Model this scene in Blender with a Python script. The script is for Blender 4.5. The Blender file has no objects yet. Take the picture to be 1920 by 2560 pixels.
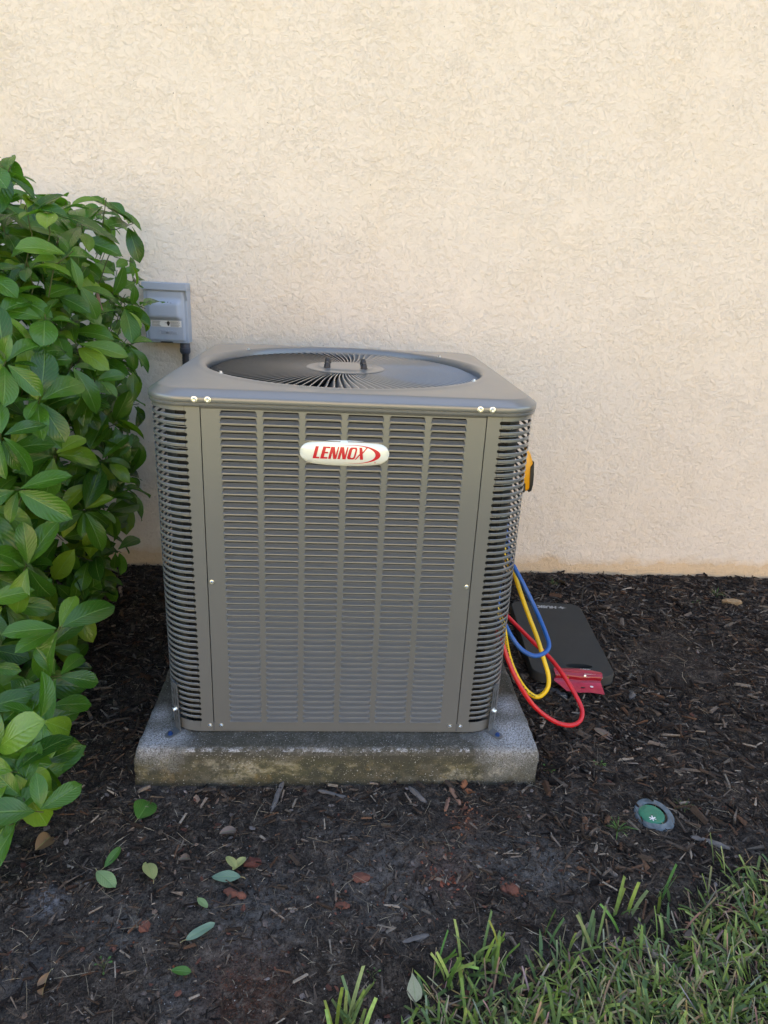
import bpy, bmesh, math, random
from math import sin, cos, pi, sqrt, radians
from mathutils import Vector, Matrix, Euler, noise
random.seed(7)
S = bpy.context.scene
COL = S.collection

# ------------------------------------------------------------------ camera
CAM = Vector((-0.010, -1.210, 1.033))
YAW, PITCH, ROLL, FPX = 0.0720632, 0.346397, 0.0499361, 1714.44
cd = bpy.data.cameras.new('camera'); cam = bpy.data.objects.new('camera', cd); COL.objects.link(cam)
cd.sensor_fit = 'VERTICAL'; cd.sensor_height = 36.0; cd.lens = 36.0 * FPX / 2560.0
cd.clip_start = 0.02; cd.clip_end = 500
F_ = Vector((sin(YAW)*cos(PITCH), cos(YAW)*cos(PITCH), -sin(PITCH)))
r0 = Vector((cos(YAW), -sin(YAW), 0)); u0 = r0.cross(F_)
R_ = r0*cos(ROLL) + u0*sin(ROLL); U_ = -r0*sin(ROLL) + u0*cos(ROLL)
m = Matrix((R_, U_, -F_)).transposed().to_4x4(); m.translation = CAM
cam.matrix_world = m
S.camera = cam

# ------------------------------------------------------------------ sky, sun, exposure
SUN_EL, SUN_AZ = radians(47), radians(14)      # azimuth measured from +Y towards +X: the sun stands behind the house
w = bpy.data.worlds.new('World'); S.world = w; w.use_nodes = True
nt = w.node_tree; bg = nt.nodes['Background']
sky = nt.nodes.new('ShaderNodeTexSky'); sky.sky_type = 'NISHITA'; sky.sun_disc = False
sky.sun_elevation = SUN_EL; sky.sun_rotation = SUN_AZ; sky.air_density = 1.0; sky.dust_density = 1.2; sky.ozone_density = 1.0
nt.links.new(sky.outputs[0], bg.inputs[0]); bg.inputs[1].default_value = 0.12
sd = bpy.data.lights.new('sun', 'SUN'); sd.energy = 4.5; sd.angle = radians(0.6); sd.color = (1, .94, .84)
so = bpy.data.objects.new('sun', sd); COL.objects.link(so)
sv = Vector((sin(SUN_AZ)*cos(SUN_EL), cos(SUN_AZ)*cos(SUN_EL), sin(SUN_EL)))
so.rotation_euler = sv.to_track_quat('Z', 'Y').to_euler(); so.location = sv*20
S.view_settings.view_transform = 'Standard'; S.view_settings.look = 'None'
S.view_settings.exposure = 2.62; S.view_settings.gamma = 1
S.view_settings.use_curve_mapping = False
S.view_settings.use_white_balance = True; S.view_settings.white_balance_temperature = 7350; S.view_settings.white_balance_tint = 12
S.render.engine = 'CYCLES'; S.cycles.use_denoising = True
S.cycles.max_bounces = 8; S.cycles.diffuse_bounces = 5; S.cycles.caustics_reflective = False; S.cycles.caustics_refractive = False
S.cycles.sample_clamp_indirect = 6

# ------------------------------------------------------------------ helpers
def ray(px, py): return F_ + R_*((px-960)/FPX) - U_*((py-1280)/FPX)
def atz(px, py, z=0.0):
    d = ray(px, py); return CAM + d*((z-CAM.z)/d.z)
def aty(px, py, y):
    d = ray(px, py); return CAM + d*((y-CAM.y)/d.y)
def project(p):
    d = p-CAM; z = d.dot(F_); return 960+FPX*d.dot(R_)/z, 1280-FPX*d.dot(U_)/z, z
def rnd(a, b): return random.uniform(a, b)
def sm(a, b, x):
    t = max(0, min(1, (x-a)/(b-a))); return t*t*(3-2*t)

def mesh(name, vs, fs, mats=None, smooth=False, mi=None, colors=None, uvs=None):
    me = bpy.data.meshes.new(name); me.from_pydata([tuple(v) for v in vs], [], fs)
    if mats:
        for q in (mats if isinstance(mats, (list, tuple)) else [mats]): me.materials.append(q)
    if mi: me.polygons.foreach_set('material_index', mi)
    if smooth: me.polygons.foreach_set('use_smooth', [True]*len(me.polygons))
    if colors:
        a = me.color_attributes.new('tint', 'FLOAT_COLOR', 'POINT')
        a.data.foreach_set('color', [c for q in colors for c in (q[0], q[1], q[2], 1.0)])
    if uvs:
        u = me.uv_layers.new(name='UVMap'); li = [0]*len(me.loops); me.loops.foreach_get('vertex_index', li)
        u.data.foreach_set('uv', [c for i in li for c in uvs[i]])
    me.update(); return me
def ob(name, me, parent=None, loc=None, rot=None, mw=None, **kw):
    o = bpy.data.objects.new(name, me); COL.objects.link(o)
    if parent is not None: o.parent = parent
    if loc is not None: o.location = loc
    if rot is not None: o.rotation_euler = rot
    if mw is not None: o.matrix_local = mw
    for k, v in kw.items(): o[k] = v
    return o
def thing(name, label, cat, loc=(0, 0, 0), rotz=0, group=None, me=None):
    o = bpy.data.objects.new(name, me); COL.objects.link(o); o.location = loc; o.rotation_euler = (0, 0, rotz)
    o['label'] = label; o['category'] = cat
    if group: o['group'] = group
    return o

class MB:
    def __init__(s): s.v = []; s.f = []; s.c = []; s.uv = []; s.mi = []
    def add(s, vs, fs, c=None, mi=0, uv=None):
        n = len(s.v); s.v += [tuple(v) for v in vs]; s.f += [tuple(i+n for i in f) for f in fs]
        if c is not None: s.c += [c]*len(vs)
        if uv is not None: s.uv += uv
        s.mi += [mi]*len(fs)
    def box(s, x0, x1, y0, y1, z0, z1, c=None, mi=0):
        s.add([(x0,y0,z0),(x1,y0,z0),(x1,y1,z0),(x0,y1,z0),(x0,y0,z1),(x1,y0,z1),(x1,y1,z1),(x0,y1,z1)],
              [(0,3,2,1),(4,5,6,7),(0,1,5,4),(1,2,6,5),(2,3,7,6),(3,0,4,7)], c, mi)
    def tube(s, pts, r, n=8, c=None, mi=0, cap=True):
        pts = [Vector(p) for p in pts]; k = len(pts); vs = []; up = None
        for i, p in enumerate(pts):
            t = (pts[min(i+1, k-1)]-pts[max(i-1, 0)]).normalized()
            if up is None: up = t.orthogonal().normalized()
            up = (up - t*up.dot(t)).normalized(); b = t.cross(up)
            rr = r[i] if isinstance(r, (list, tuple)) else r
            for j in range(n):
                a = 2*pi*j/n; vs.append(p+(up*cos(a)+b*sin(a))*rr)
        fs = [(i*n+j, i*n+(j+1) % n, (i+1)*n+(j+1) % n, (i+1)*n+j) for i in range(k-1) for j in range(n)]
        if cap: fs += [tuple(range(n))[::-1], tuple(range((k-1)*n, k*n))]
        s.add(vs, fs, c, mi)
    def lathe(s, prof, n=24, c=None, mi=0, M=None, cap=True):
        vs = []; 
        for (r, z) in prof:
            for j in range(n):
                a = 2*pi*j/n; v = Vector((r*cos(a), r*sin(a), z)); vs.append(M @ v if M else v)
        k = len(prof)
        fs = [(i*n+j, i*n+(j+1) % n, (i+1)*n+(j+1) % n, (i+1)*n+j) for i in range(k-1) for j in range(n)]
        if cap: fs.append(tuple(range((k-1)*n, k*n)))
        s.add(vs, fs, c, mi)
    def me(s, name, mats, smooth=False): return mesh(name, s.v, s.f, mats, smooth, s.mi, s.c or None, s.uv or None)

def crom(P, n):
    P = [Vector(p) for p in P]; P = [2*P[0]-P[1]] + P + [2*P[-1]-P[-2]]; out = []
    for i in range(1, len(P)-2):
        a, b, c, d = P[i-1:i+3]
        for k in range(n):
            t = k/n; out.append(.5*((2*b)+(c-a)*t+(2*a-5*b+4*c-d)*t*t+(3*b-a-3*c+d)*t**3))
    out.append(P[-2]); return out

def autosmooth(me, ang=35):
    me.polygons.foreach_set('use_smooth', [True]*len(me.polygons)); me.set_sharp_from_angle(angle=radians(ang))
    return me

# ------------------------------------------------------------------ materials
class NT:
    def __init__(s, name):
        s.m = bpy.data.materials.new(name); s.m.use_nodes = True; s.t = s.m.node_tree; s.b = s.t.nodes['Principled BSDF']; s.x = 0
    def n(s, typ, **kw):
        q = s.t.nodes.new('ShaderNode'+typ)
        for k, v in kw.items(): setattr(q, k, v)
        return q
    def l(s, a, b): s.t.links.new(a, b)
    def co(s, kind='Object', scale=None):
        q = s.n('TexCoord').outputs[kind]
        if scale is not None:
            mp = s.n('Mapping'); s.l(q, mp.inputs[0]); mp.inputs['Scale'].default_value = scale; q = mp.outputs[0]
        return q
    def noise(s, vec, scale, detail=3, rough=.5, dist=0, out='Fac'):
        q = s.n('TexNoise'); s.l(vec, q.inputs['Vector']); q.inputs['Scale'].default_value = scale
        q.inputs['Detail'].default_value = detail; q.inputs['Roughness'].default_value = rough; q.inputs['Distortion'].default_value = dist
        return q.outputs[out]
    def ramp(s, fac, stops):
        q = s.n('ValToRGB'); s.l(fac, q.inputs[0]); e = q.color_ramp.elements
        while len(e) < len(stops): e.new(.5)
        for k, (p, c) in enumerate(stops):
            e[k].position = p; e[k].color = (c if isinstance(c, tuple) else (c, c, c)) + (1,)
        return q.outputs[0]
    def mix(s, fac, a, b, mode='MIX'):
        q = s.n('Mix', data_type='RGBA', blend_type=mode)
        for sock, v in ((q.inputs[0], fac), (q.inputs[6], a), (q.inputs[7], b)):
            if isinstance(v, (int, float)): sock.default_value = v
            elif isinstance(v, tuple): sock.default_value = v+(1,)
            else: s.l(v, sock)
        return q.outputs[2]
    def math(s, op, a, b=None, c=None, clamp=False):
        q = s.n('Math', operation=op, use_clamp=clamp)
        for k, v in enumerate((a, b, c)):
            if v is None: continue
            if isinstance(v, (int, float)): q.inputs[k].default_value = v
            else: s.l(v, q.inputs[k])
        return q.outputs[0]
    def bump(s, h, strength=1, dist=.001, normal=None):
        q = s.n('Bump'); q.inputs['Strength'].default_value = strength; q.inputs['Distance'].default_value = dist
        s.l(h, q.inputs['Height'])
        if normal: s.l(normal, q.inputs['Normal'])
        return q.outputs[0]
    def set(s, **kw):
        names = dict(color='Base Color', rough='Roughness', metal='Metallic', normal='Normal', spec='Specular IOR Level', coat='Coat Weight', coatr='Coat Roughness', trans='Transmission Weight')
        for k, v in kw.items():
            sock = s.b.inputs[names[k]]
            if isinstance(v, tuple): sock.default_value = v+(1,)
            elif isinstance(v, (int, float)): sock.default_value = v
            else: s.l(v, sock)
        return s.m

def simple(name, color, rough=.5, metal=0, spec=.5, var=.12, vs=60, bump=0, bs=300, bd=.0005):
    q = NT(name); v = q.co()
    n = q.noise(v, vs, 4, .6)
    c = q.mix(n, tuple(x*(1-var) for x in color), tuple(min(1, x*(1+var)) for x in color))
    q.set(color=c, rough=q.math('MULTIPLY_ADD', q.noise(v, vs*.5, 3), .16, rough-.08), metal=metal, spec=spec)
    if bump: q.set(normal=q.bump(q.noise(v, bs, 3, .6), bump, bd))
    return q.m

# painted cabinet metal: one paint, satin, with dust and a hint of orange peel
q = NT('cabinet_paint'); v = q.co()
base = q.mix(q.noise(v, 7, 4, .6), (.152, .155, .151), (.170, .173, .169))
dust = q.ramp(q.noise(v, 160, 3, .7), [(.66, 0), (.72, 1)])
base = q.mix(q.math('MULTIPLY', dust, .0), base, (.5, .48, .42))
PAINT = q.set(color=base, rough=q.math('MULTIPLY_ADD', q.noise(v, 9, 4, .65), .05, .27), metal=.24, spec=.55,
              normal=q.bump(q.noise(v, 1400, 2, .5), .05, .0002), coat=.45, coatr=.16)
ZINC = simple('zinc_steel', (.72, .74, .74), .28, .9, .5, .15, 120)
GALV = simple('galvanised_strap', (.12, .13, .14), .5, .4, .5, .3, 80)
BLACK = simple('black_plastic', (.015, .015, .017), .45, 0, .5, .3)
BLACKCAP = simple('black_rubber_cap', (.012, .013, .018), .35, 0, .5, .3)
DARK = simple('dark_interior', (.018, .018, .018), .6, 0, .3, .3)
COIL = simple('coil_fin_metal', (.055, .055, .05), .5, .4, .5, .4, 200)
TUBEM = simple('bright_coil_edge', (.34, .335, .29), .3, 1.0, .5, .2, 60)
RED = simple('badge_red_ink', (.52, .008, .022), .35, 0, .5, .1)
BLUEH = simple('blue_hose_rubber', (.006, .085, .32), .38, 0, .5, .12, 90)
YELH = simple('yellow_hose_rubber', (.78, .50, .012), .38, 0, .5, .10, 90)
REDH = simple('red_hose_rubber', (.56, .012, .018), .36, 0, .5, .12, 90)
INK = simple('dark_hose_print', (.03, .025, .01), .6)
ORANGE = simple('tool_orange_plastic', (.74, .33, .012), .42, 0, .5, .1)
FOAM = simple('dark_foam', (.043, .041, .036), .85, 0, .25, .2, 25, .35, 900, .0006)
FOAMP = simple('foam_print_grey', (.33, .33, .32), .7)
CARD = simple('red_card', (.40, .012, .045), .32, 0, .5, .25, 25)
CARDB = simple('red_card_band', (.30, .006, .016), .22, 0, .6, .3, 30)
WHITEP = simple('white_print', (.74, .72, .70), .5, 0, .5, .08)
CARDY = simple('yellow_print', (.55, .38, .03), .5)
GREYP = simple('grey_pvc', (.12, .145, .155), .7, 0, .3, .9, 90, .3, 400)
GREENC = simple('green_cap_plastic', (.018, .17, .095), .45, 0, .5, .35, 110, .2, 300)
STICK = simple('sticker_paper', (.66, .66, .65), .5, 0, .4, .05)
BLKINK = simple('black_print', (.02, .02, .022), .5)
DISC = None
q = NT('disconnect_paint'); v = q.co()
c = q.mix(q.noise(v, 30, 5, .65), (.30, .35, .43), (.36, .41, .49))
DISC = q.set(color=c, rough=.42, normal=q.bump(q.noise(v, 500, 2), .08, .0004))
q = NT('badge_white'); v = q.co()
BADGE = q.set(color=q.mix(q.noise(v, 300, 2), (.74, .76, .68), (.80, .81, .74)), rough=.22, metal=.15, coat=.6, coatr=.08)
CORRUG = simple('conduit_black', (.012, .014, .022), .4)
CONN = simple('conduit_connector', (.045, .052, .075), .42)

# stucco
q = NT('stucco'); v = q.co()
vx = q.n('Vector' 'Math', operation='ADD'); q.l(v, vx.inputs[0])
wn = q.n('TexNoise'); q.l(v, wn.inputs['Vector']); wn.inputs['Scale'].default_value = 60; wn.inputs['Detail'].default_value = 3
ws = q.n('VectorMath', operation='SCALE'); q.l(wn.outputs['Color'], ws.inputs[0]); ws.inputs['Scale'].default_value = .012
q.l(ws.outputs[0], vx.inputs[1]); vv = vx.outputs[0]
n1 = q.noise(vv, 92, 5, .66, .15)
plate = q.ramp(n1, [(.38, 0), (.455, .52), (.50, .82), (.64, 1)])
n3 = q.noise(vv, 41, 5, .62, .4)
plate = q.math('MULTIPLY_ADD', q.ramp(n3, [(.43, 0), (.50, .8), (.62, 1)]), .7, q.math('MULTIPLY', plate, .7))
n2 = q.noise(vv, 240, 4, .7, .3)
h = q.math('MULTIPLY_ADD', n2, .16, plate)
big = q.noise(v, 2.2, 4, .6)
h = q.math('MULTIPLY', h, q.math('MULTIPLY_ADD', q.noise(v, 7, 4, .65), 2.2, -.15))
col = q.mix(q.noise(v, 1.3, 4, .6), (.775, .66, .535), (.80, .70, .58))
pinkf = q.noise(v, .9, 2, .5)
col = q.mix(q.math('MULTIPLY', pinkf, .25), col, (.79, .645, .53))
crev = q.ramp(n1, [(.37, 1), (.47, 0)])
col = q.mix(q.math('MULTIPLY', crev, .09), col, (.50, .37, .22))
yel = q.ramp(q.noise(v, 3.1, 5, .7), [(.5, 0), (.72, 1)])
col = q.mix(q.math('MULTIPLY', yel, .22), col, (.72, .56, .36))
pit = q.ramp(q.noise(v, 130, 2, .5), [(.765, 0), (.78, 1)])
col = q.mix(q.math('MULTIPLY', pit, .65), col, (.12, .09, .06))
sx = q.n('SeparateXYZ'); q.l(v, sx.inputs[0]); zz = sx.outputs[2]
st = q.math('MULTIPLY_ADD', q.noise(v, 9, 4, .65), -.10, zz)
stain = q.ramp(st, [(-.03, 1), (.0, .75), (.03, 0)])
col = q.mix(q.math('MULTIPLY', stain, .60), col, (.66, .42, .19))
STUCCO = q.set(color=col, rough=.92, spec=.2, normal=q.bump(h, .62, .0033))

# soil and lawn ground
def patch(q, v, p, r, soft, warp=None):
    d = q.n('VectorMath', operation='DISTANCE'); q.l(v, d.inputs[0]); d.inputs[1].default_value = (p.x, p.y, 0)
    dd = d.outputs['Value']
    if warp is not None: dd = q.math('MULTIPLY_ADD', warp, r*1.0, q.math('SUBTRACT', dd, r*.5))
    return q.ramp(dd, [(max(0, r-soft), 1), (r+soft, 0)])
q = NT('soil'); v = q.co(); warp = q.noise(v, 22, 5, .7)
flat = q.n('VectorMath', operation='MULTIPLY'); q.l(v, flat.inputs[0]); flat.inputs[1].default_value = (1, 1, 0); vf = flat.outputs[0]
col = q.ramp(q.noise(v, 46, 6, .72), [(.33, (.009, .006, .004)), (.46, (.028, .020, .014)), (.57, (.075, .055, .040)), (.70, (.20, .16, .125))])
brk = q.noise(v, 75, 5, .8)
col = q.mix(q.math('MULTIPLY', q.ramp(q.noise(v, 6, 4, .7), [(.5, 0), (.7, 1)]), .45), col, (.070, .060, .052))
for (px, py, r, c, a) in [(613, 2470, .075, (.10, .036, .018), .8), (1110, 2190, .055, (.16, .055, .035), .5), (1160, 2060, .035, (.2, .07, .035), .6),
                          (40, 2430, .05, (.15, .15, .15), .5), (120, 2260, .03, (.30, .30, .31), .7), (450, 1930, .07, (.16, .15, .155), .5),
                          (1680, 1650, .17, (.028, .018, .013), .85), (1350, 2170, .08, (.19, .18, .165), .7), (960, 2200, .11, (.16, .145, .13), .7), (640, 2280, .10, (.15, .14, .13), .7), (800, 2080, .06, (.15, .12, .10), .6), (1180, 2130, .07, (.17, .14, .12), .6), (300, 2330, .07, (.16, .15, .135), .6), (450, 2500, .05, (.15, .14, .13), .6)]:
    f = q.math('MULTIPLY', q.math('MULTIPLY', patch(q, vf, atz(px, py), r*.75, r*.6, warp), q.ramp(brk, [(.42, .12), (.58, 1)])), a)
    col = q.mix(f, col, c)
sx = q.n('SeparateXYZ'); q.l(v, sx.inputs[0])
lawnf = q.math('LESS_THAN', sx.outputs[1], -.72)
gr = q.ramp(q.noise(v, 30, 6, .75), [(.3, (.07, .085, .03)), (.6, (.14, .165, .06)), (.8, (.25, .24, .12))])
col = q.mix(lawnf, col, gr)
fine = q.noise(v, 230, 4, .8)
col = q.mix(q.math('MULTIPLY', q.ramp(fine, [(.5, 0), (.68, 1)]), .45), col, (.15, .12, .095))
col = q.mix(q.math('MULTIPLY', q.ramp(fine, [(.36, 1), (.50, 0)]), .75), col, (.006, .0045, .0035))
speck = q.ramp(q.noise(v, 420, 2, .5), [(.70, 0), (.74, 1)])
col = q.mix(q.math('MULTIPLY', speck, .55), col, (.30, .28, .25))
hh = q.math('ADD', q.noise(v, 90, 5, .75), q.math('MULTIPLY', q.noise(v, 420, 3, .7), .35))
SOIL = q.set(color=col, rough=.93, spec=.25, normal=q.bump(hh, 1.0, .006))

def tinted(name, rough=.85, nscale=(120, 120, 120), amp=.5, spec=.25, bd=.0008):
    q = NT(name); a = q.n('VertexColor', layer_name='tint'); v = q.co('Object', nscale)
    n = q.noise(v, 1.0, 4, .65)
    c = q.mix(1.0, a.outputs[0], q.ramp(n, [(.25, 1-amp), (.75, 1+amp*.3)]), 'MULTIPLY')
    return q.set(color=c, rough=rough, spec=spec, normal=q.bump(n, .6, bd))
BARK = tinted('bark_mulch', .88, (260, 260, 260), .55)
STRAW = tinted('straw_fibre', .8, (300, 300, 300), .3)
CRUMB = tinted('soil_crumb', .92, (400, 400, 400), .4)
BRICKM = simple('brick_fragment', (.155, .062, .042), .9, 0, .2, .4, 90, .8, 260, .002)
BRICKO = simple('orange_bark', (.30, .115, .055), .88, 0, .2, .4, 120, .8, 260, .002)
ROTWOOD = simple('pale_rotten_wood', (.30, .21, .12), .88, 0, .2, .5, 60, .8, 160, .003)
GREYWOOD = simple('weathered_wood', (.13, .115, .105), .88, 0, .2, .5, 90, .8, 200, .002)

# concrete slab
q = NT('concrete'); v = q.co()
col = q.ramp(q.noise(v, 26, 6, .7), [(.3, (.06, .055, .045)), (.5, (.12, .11, .09)), (.72, (.24, .225, .19))])
col = q.mix(q.ramp(q.noise(v, 190, 4, .8), [(.42, .75), (.6, 0)]), col, (.045, .042, .035))
sx = q.n('SeparateXYZ'); q.l(v, sx.inputs[0]); X, Y, Z = sx.outputs
fr = q.math('LESS_THAN', Z, .078)
mp = q.n('Mapping'); q.l(v, mp.inputs[0]); mp.inputs['Scale'].default_value = (1, 1, 2.2)
pale = q.ramp(q.noise(mp.outputs[0], 9, 5, .7, .3), [(.42, (.085, .082, .045)), (.5, (.20, .175, .10)), (.57, (.33, .30, .22)), (.70, (.38, .35, .28))])
pale = q.mix(q.math('MULTIPLY', q.ramp(q.noise(v, 14, 4, .6), [(.55, 0), (.68, 1)]), .6), pale, (.26, .165, .055))
pale = q.mix(q.math('MULTIPLY', q.ramp(q.noise(v, 60, 5, .75), [(.46, 0), (.60, 1)]), .8), pale, (.055, .055, .035))
pale = q.mix(q.math('MULTIPLY', q.ramp(q.noise(v, 8, 5, .75), [(.46, 0), (.56, 1)]), .8), pale, (.05, .05, .036))
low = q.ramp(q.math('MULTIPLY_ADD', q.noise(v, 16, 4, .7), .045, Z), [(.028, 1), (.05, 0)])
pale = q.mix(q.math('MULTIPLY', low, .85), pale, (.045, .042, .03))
edge = q.ramp(q.math('MULTIPLY_ADD', q.noise(v, 30, 4, .7), -.04, Z), [(.035, 0), (.055, 1)])
pale = q.mix(q.math('MULTIPLY', edge, .8), pale, (.06, .055, .04))
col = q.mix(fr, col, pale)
# dark mould on the top in front of the unit, spray overspray at the brackets and along the arris
topd = q.math('MULTIPLY', q.math('GREATER_THAN', Z, .078), q.ramp(q.noise(v, 11, 5, .7), [(.4, 0), (.6, 1)]))
col = q.mix(q.math('MULTIPLY', topd, .75), col, (.060, .055, .038))
wn2 = q.noise(v, 24, 5, .7)
def spot(x, y, r):
    d = q.n('VectorMath', operation='DISTANCE'); q.l(v, d.inputs[0]); d.inputs[1].default_value = (x, y, .094)
    return q.ramp(q.math('MULTIPLY_ADD', wn2, r*1.2, q.math('SUBTRACT', d.outputs['Value'], r*.6)), [(0, 1), (r, 0)])
wh = q.math('MAXIMUM', q.math('MAXIMUM', spot(-.36, -.02, .075), spot(.375, -.01, .10)), q.math('MAXIMUM', spot(.39, .10, .05), spot(-.385, .06, .04)))
ln = q.math('MULTIPLY', q.ramp(q.math('ABSOLUTE', q.math('ADD', Y, .052)), [(0, 1), (.009, 0)]), q.math('GREATER_THAN', Z, .086))
ln = q.math('MULTIPLY', ln, q.ramp(q.noise(v, 42, 5, .8), [(.48, 0), (.56, 1)]))
wh = q.math('MAXIMUM', wh, ln)
grain = q.ramp(q.noise(v, 360, 3, .7), [(.38, .1), (.58, 1)])
col = q.mix(q.math('MULTIPLY', q.math('MULTIPLY', wh, grain), .78, clamp=True), col, (.58, .59, .61))
sp = q.ramp(q.noise(v, 300, 3, .6), [(.63, 0), (.67, 1)])
col = q.mix(q.math('MULTIPLY', sp, .6), col, (.55, .54, .5))
hh = q.math('ADD', q.noise(v, 120, 4, .7), q.math('MULTIPLY', q.noise(v, 500, 3, .7), .6))
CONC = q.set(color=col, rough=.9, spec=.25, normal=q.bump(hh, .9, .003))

# leaves
def leafmat(name, dark, mid, light, transl=.28, rough=.33, vein=True, attr=True, spots=0):
    q = NT(name); uv = q.co('UV'); v = q.co('Object')
    sx = q.n('SeparateXYZ'); q.l(uv, sx.inputs[0]); U, V, _ = sx.outputs
    oi = q.n('ObjectInfo')
    at = q.n('VertexColor', layer_name='tint')
    r = q.math('FRACT', q.math('ADD', oi.outputs['Random'], at.outputs['Alpha'])) if False else None
    sep = q.n('SeparateColor'); q.l(at.outputs[0], sep.inputs[0])
    r = q.math('FRACT', q.math('ADD', oi.outputs['Random'], sep.outputs[0])) if attr else oi.outputs['Random']
    c = q.ramp(r, [(0, dark), (.35, mid), (.75, mid), (1, light)])
    c = q.mix(q.math('MULTIPLY', q.noise(uv, 3.5, 4, .6), .5), c, tuple(x*.55 for x in mid))
    ax = q.math('ABSOLUTE', q.math('SUBTRACT', V, .5))
    if vein:
        mid_ = q.ramp(ax, [(.008, 1), (.028, 0)])
        s = q.math('SUBTRACT', U, q.math('MULTIPLY', ax, .75))
        w_ = q.math('PINGPONG', q.math('MULTIPLY', s, 9.0), .5)
        side = q.ramp(w_, [(0, 1), (.075, 0)])
        ve = q.math('MAXIMUM', mid_, q.math('MULTIPLY', side, .35))
        c = q.mix(q.math('MULTIPLY', ve, .55), c, (.20, .34, .09))
    if spots:
        c = q.mix(q.math('MULTIPLY', q.ramp(q.noise(uv, 14, 4, .7), [(.58, 0), (.66, 1)]), spots), c, (.16, .08, .03))
    geo = q.n('NewGeometry')
    c = q.mix(q.math('MULTIPLY', geo.outputs['Backfacing'], .5), c, tuple(min(1, x*1.5+.02) for x in mid))
    hgt = q.math('ADD', q.math('MULTIPLY', q.math('PINGPONG', q.math('MULTIPLY', q.math('SUBTRACT', U, q.math('MULTIPLY', ax, .75)), 9.0), .5), 1.0), q.ramp(ax, [(0, 0), (.06, 1)]))
    q.set(color=c, rough=q.math('MULTIPLY_ADD', q.noise(uv, 6, 3), .2, rough-.1), spec=.5, normal=q.bump(hgt, .5, .0012))
    tr = q.n('BsdfTranslucent'); q.l(q.mix(1, c, (1.25, 1.5, .5), 'MULTIPLY'), tr.inputs[0])
    mx = q.n('MixShader'); mx.inputs[0].default_value = transl
    out = q.t.nodes['Material Output']; q.l(q.b.outputs[0], mx.inputs[1]); q.l(tr.outputs[0], mx.inputs[2]); q.l(mx.outputs[0], out.inputs[0])
    return q.m
LEAF = leafmat('shrub_leaf', (.020, .080, .011), (.062, .178, .016), (.22, .36, .030), .28, .24, spots=.25)
LEAFRED = leafmat('reddish_leaf', (.12, .045, .025), (.14, .05, .03), (.16, .06, .03), .15)
FL = {
 'green': leafmat('fallen_green', (.05, .15, .02), (.06, .17, .025), (.08, .2, .03), .15, attr=False, spots=.3),
 'pale': leafmat('fallen_pale_green', (.20, .30, .12), (.22, .32, .13), (.25, .36, .15), .15, .45, attr=False),
 'greygreen': leafmat('fallen_grey_green', (.17, .27, .18), (.18, .28, .19), (.20, .30, .21), .12, .5, attr=False),
 'yellow': leafmat('fallen_yellow', (.36, .38, .13), (.40, .40, .15), (.42, .42, .18), .15, .5, attr=False, spots=.5),
 'cream': leafmat('fallen_cream', (.42, .42, .25), (.45, .44, .27), (.48, .46, .30), .1, .5, attr=False, spots=.4),
 'brown': leafmat('fallen_brown', (.20, .11, .05), (.24, .13, .06), (.28, .15, .07), .1, .6, attr=False),
 'pink': leafmat('fallen_pinkish', (.12, .08, .065), (.15, .10, .08), (.17, .12, .10), .05, .6, attr=False, spots=.6),
}
STEM = simple('shrub_stem', (.085, .10, .035), .7, 0, .3, .4, 80)
WOODY = simple('shrub_wood', (.10, .075, .05), .85, 0, .2, .4, 90, .5, 200)
GRASS = NT('grass_blade'); q = GRASS
at = q.n('VertexColor', layer_name='tint')
c = q.mix(1, at.outputs[0], q.ramp(q.noise(q.co('Object'), 160, 3), [(.3, .8), (.7, 1.15)]), 'MULTIPLY')
q.set(color=c, rough=.42, spec=.35)
tr = q.n('BsdfTranslucent'); q.l(c, tr.inputs[0]); mx = q.n('MixShader'); mx.inputs[0].default_value = .3
q.l(q.b.outputs[0], mx.inputs[1]); q.l(tr.outputs[0], mx.inputs[2]); q.l(mx.outputs[0], q.t.nodes['Material Output'].inputs[0]); GRASS = q.m

# ------------------------------------------------------------------ ground
SLAB = (-.407, .428, -.053, .80)          # x0 x1 y0 y1
LINE = [atz(px, py) for px, py in [(985, 2640), (1015, 2550), (1076, 2470), (1319, 2425), (1539, 2368), (1712, 2295), (1799, 2222), (1920, 2155), (2300, 1990)]]
def lawn_d(x, y):            # > 0 inside the lawn (towards the viewer and the right)
    if x <= LINE[0].x: return LINE[0].y + (x-LINE[0].x)*.12 - y
    for a, b in zip(LINE, LINE[1:]):
        if x <= b.x: return a.y+(b.y-a.y)*(x-a.x)/(b.x-a.x) - y
    return LINE[-1].y + (x-LINE[-1].x)*.25 - y
def gh(x, y):
    n = noise.noise
    h = .012*n(Vector((x*2.3, y*2.3, 0))) + .006*n(Vector((x*7, y*7, 3))) + .0055*n(Vector((x*19, y*19, 5))) + .0042*n(Vector((x*47, y*47, 9))) + .0026*n(Vector((x*95, y*95, 2)))
    near = sm(.0, .12, max(SLAB[0]-x, x-SLAB[1], SLAB[2]-y, y-SLAB[3]))
    h = h*(.35+.65*near) + .004
    if y > .85: h *= .6
    d = lawn_d(x, y); h -= .012*sm(-.10, 0, d)*(1-sm(.03, .1, d))
    return h
def axis(a, b, st, far):
    xs = []; x = a
    while x < b: xs.append(x); x += st
    xs.append(b); g = st; lo = [a]; hi = [b]
    while hi[-1] < far: g *= 1.35; hi.append(hi[-1]+g)
    g = st
    while lo[-1] > -far: g *= 1.35; lo.append(lo[-1]-g)
    return lo[:0:-1] + xs + hi[1:]
gx = axis(-1.3, 1.9, .008, 90); gy = axis(-.72, 1.03, .008, 90)
gv = []; 
for y in gy:
    for x in gx:
        inn = -1.6 < x < 2.2 and -1.3 < y < 1.3
        gv.append((x, y, gh(x, y) if inn else -.002+.004))
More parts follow.
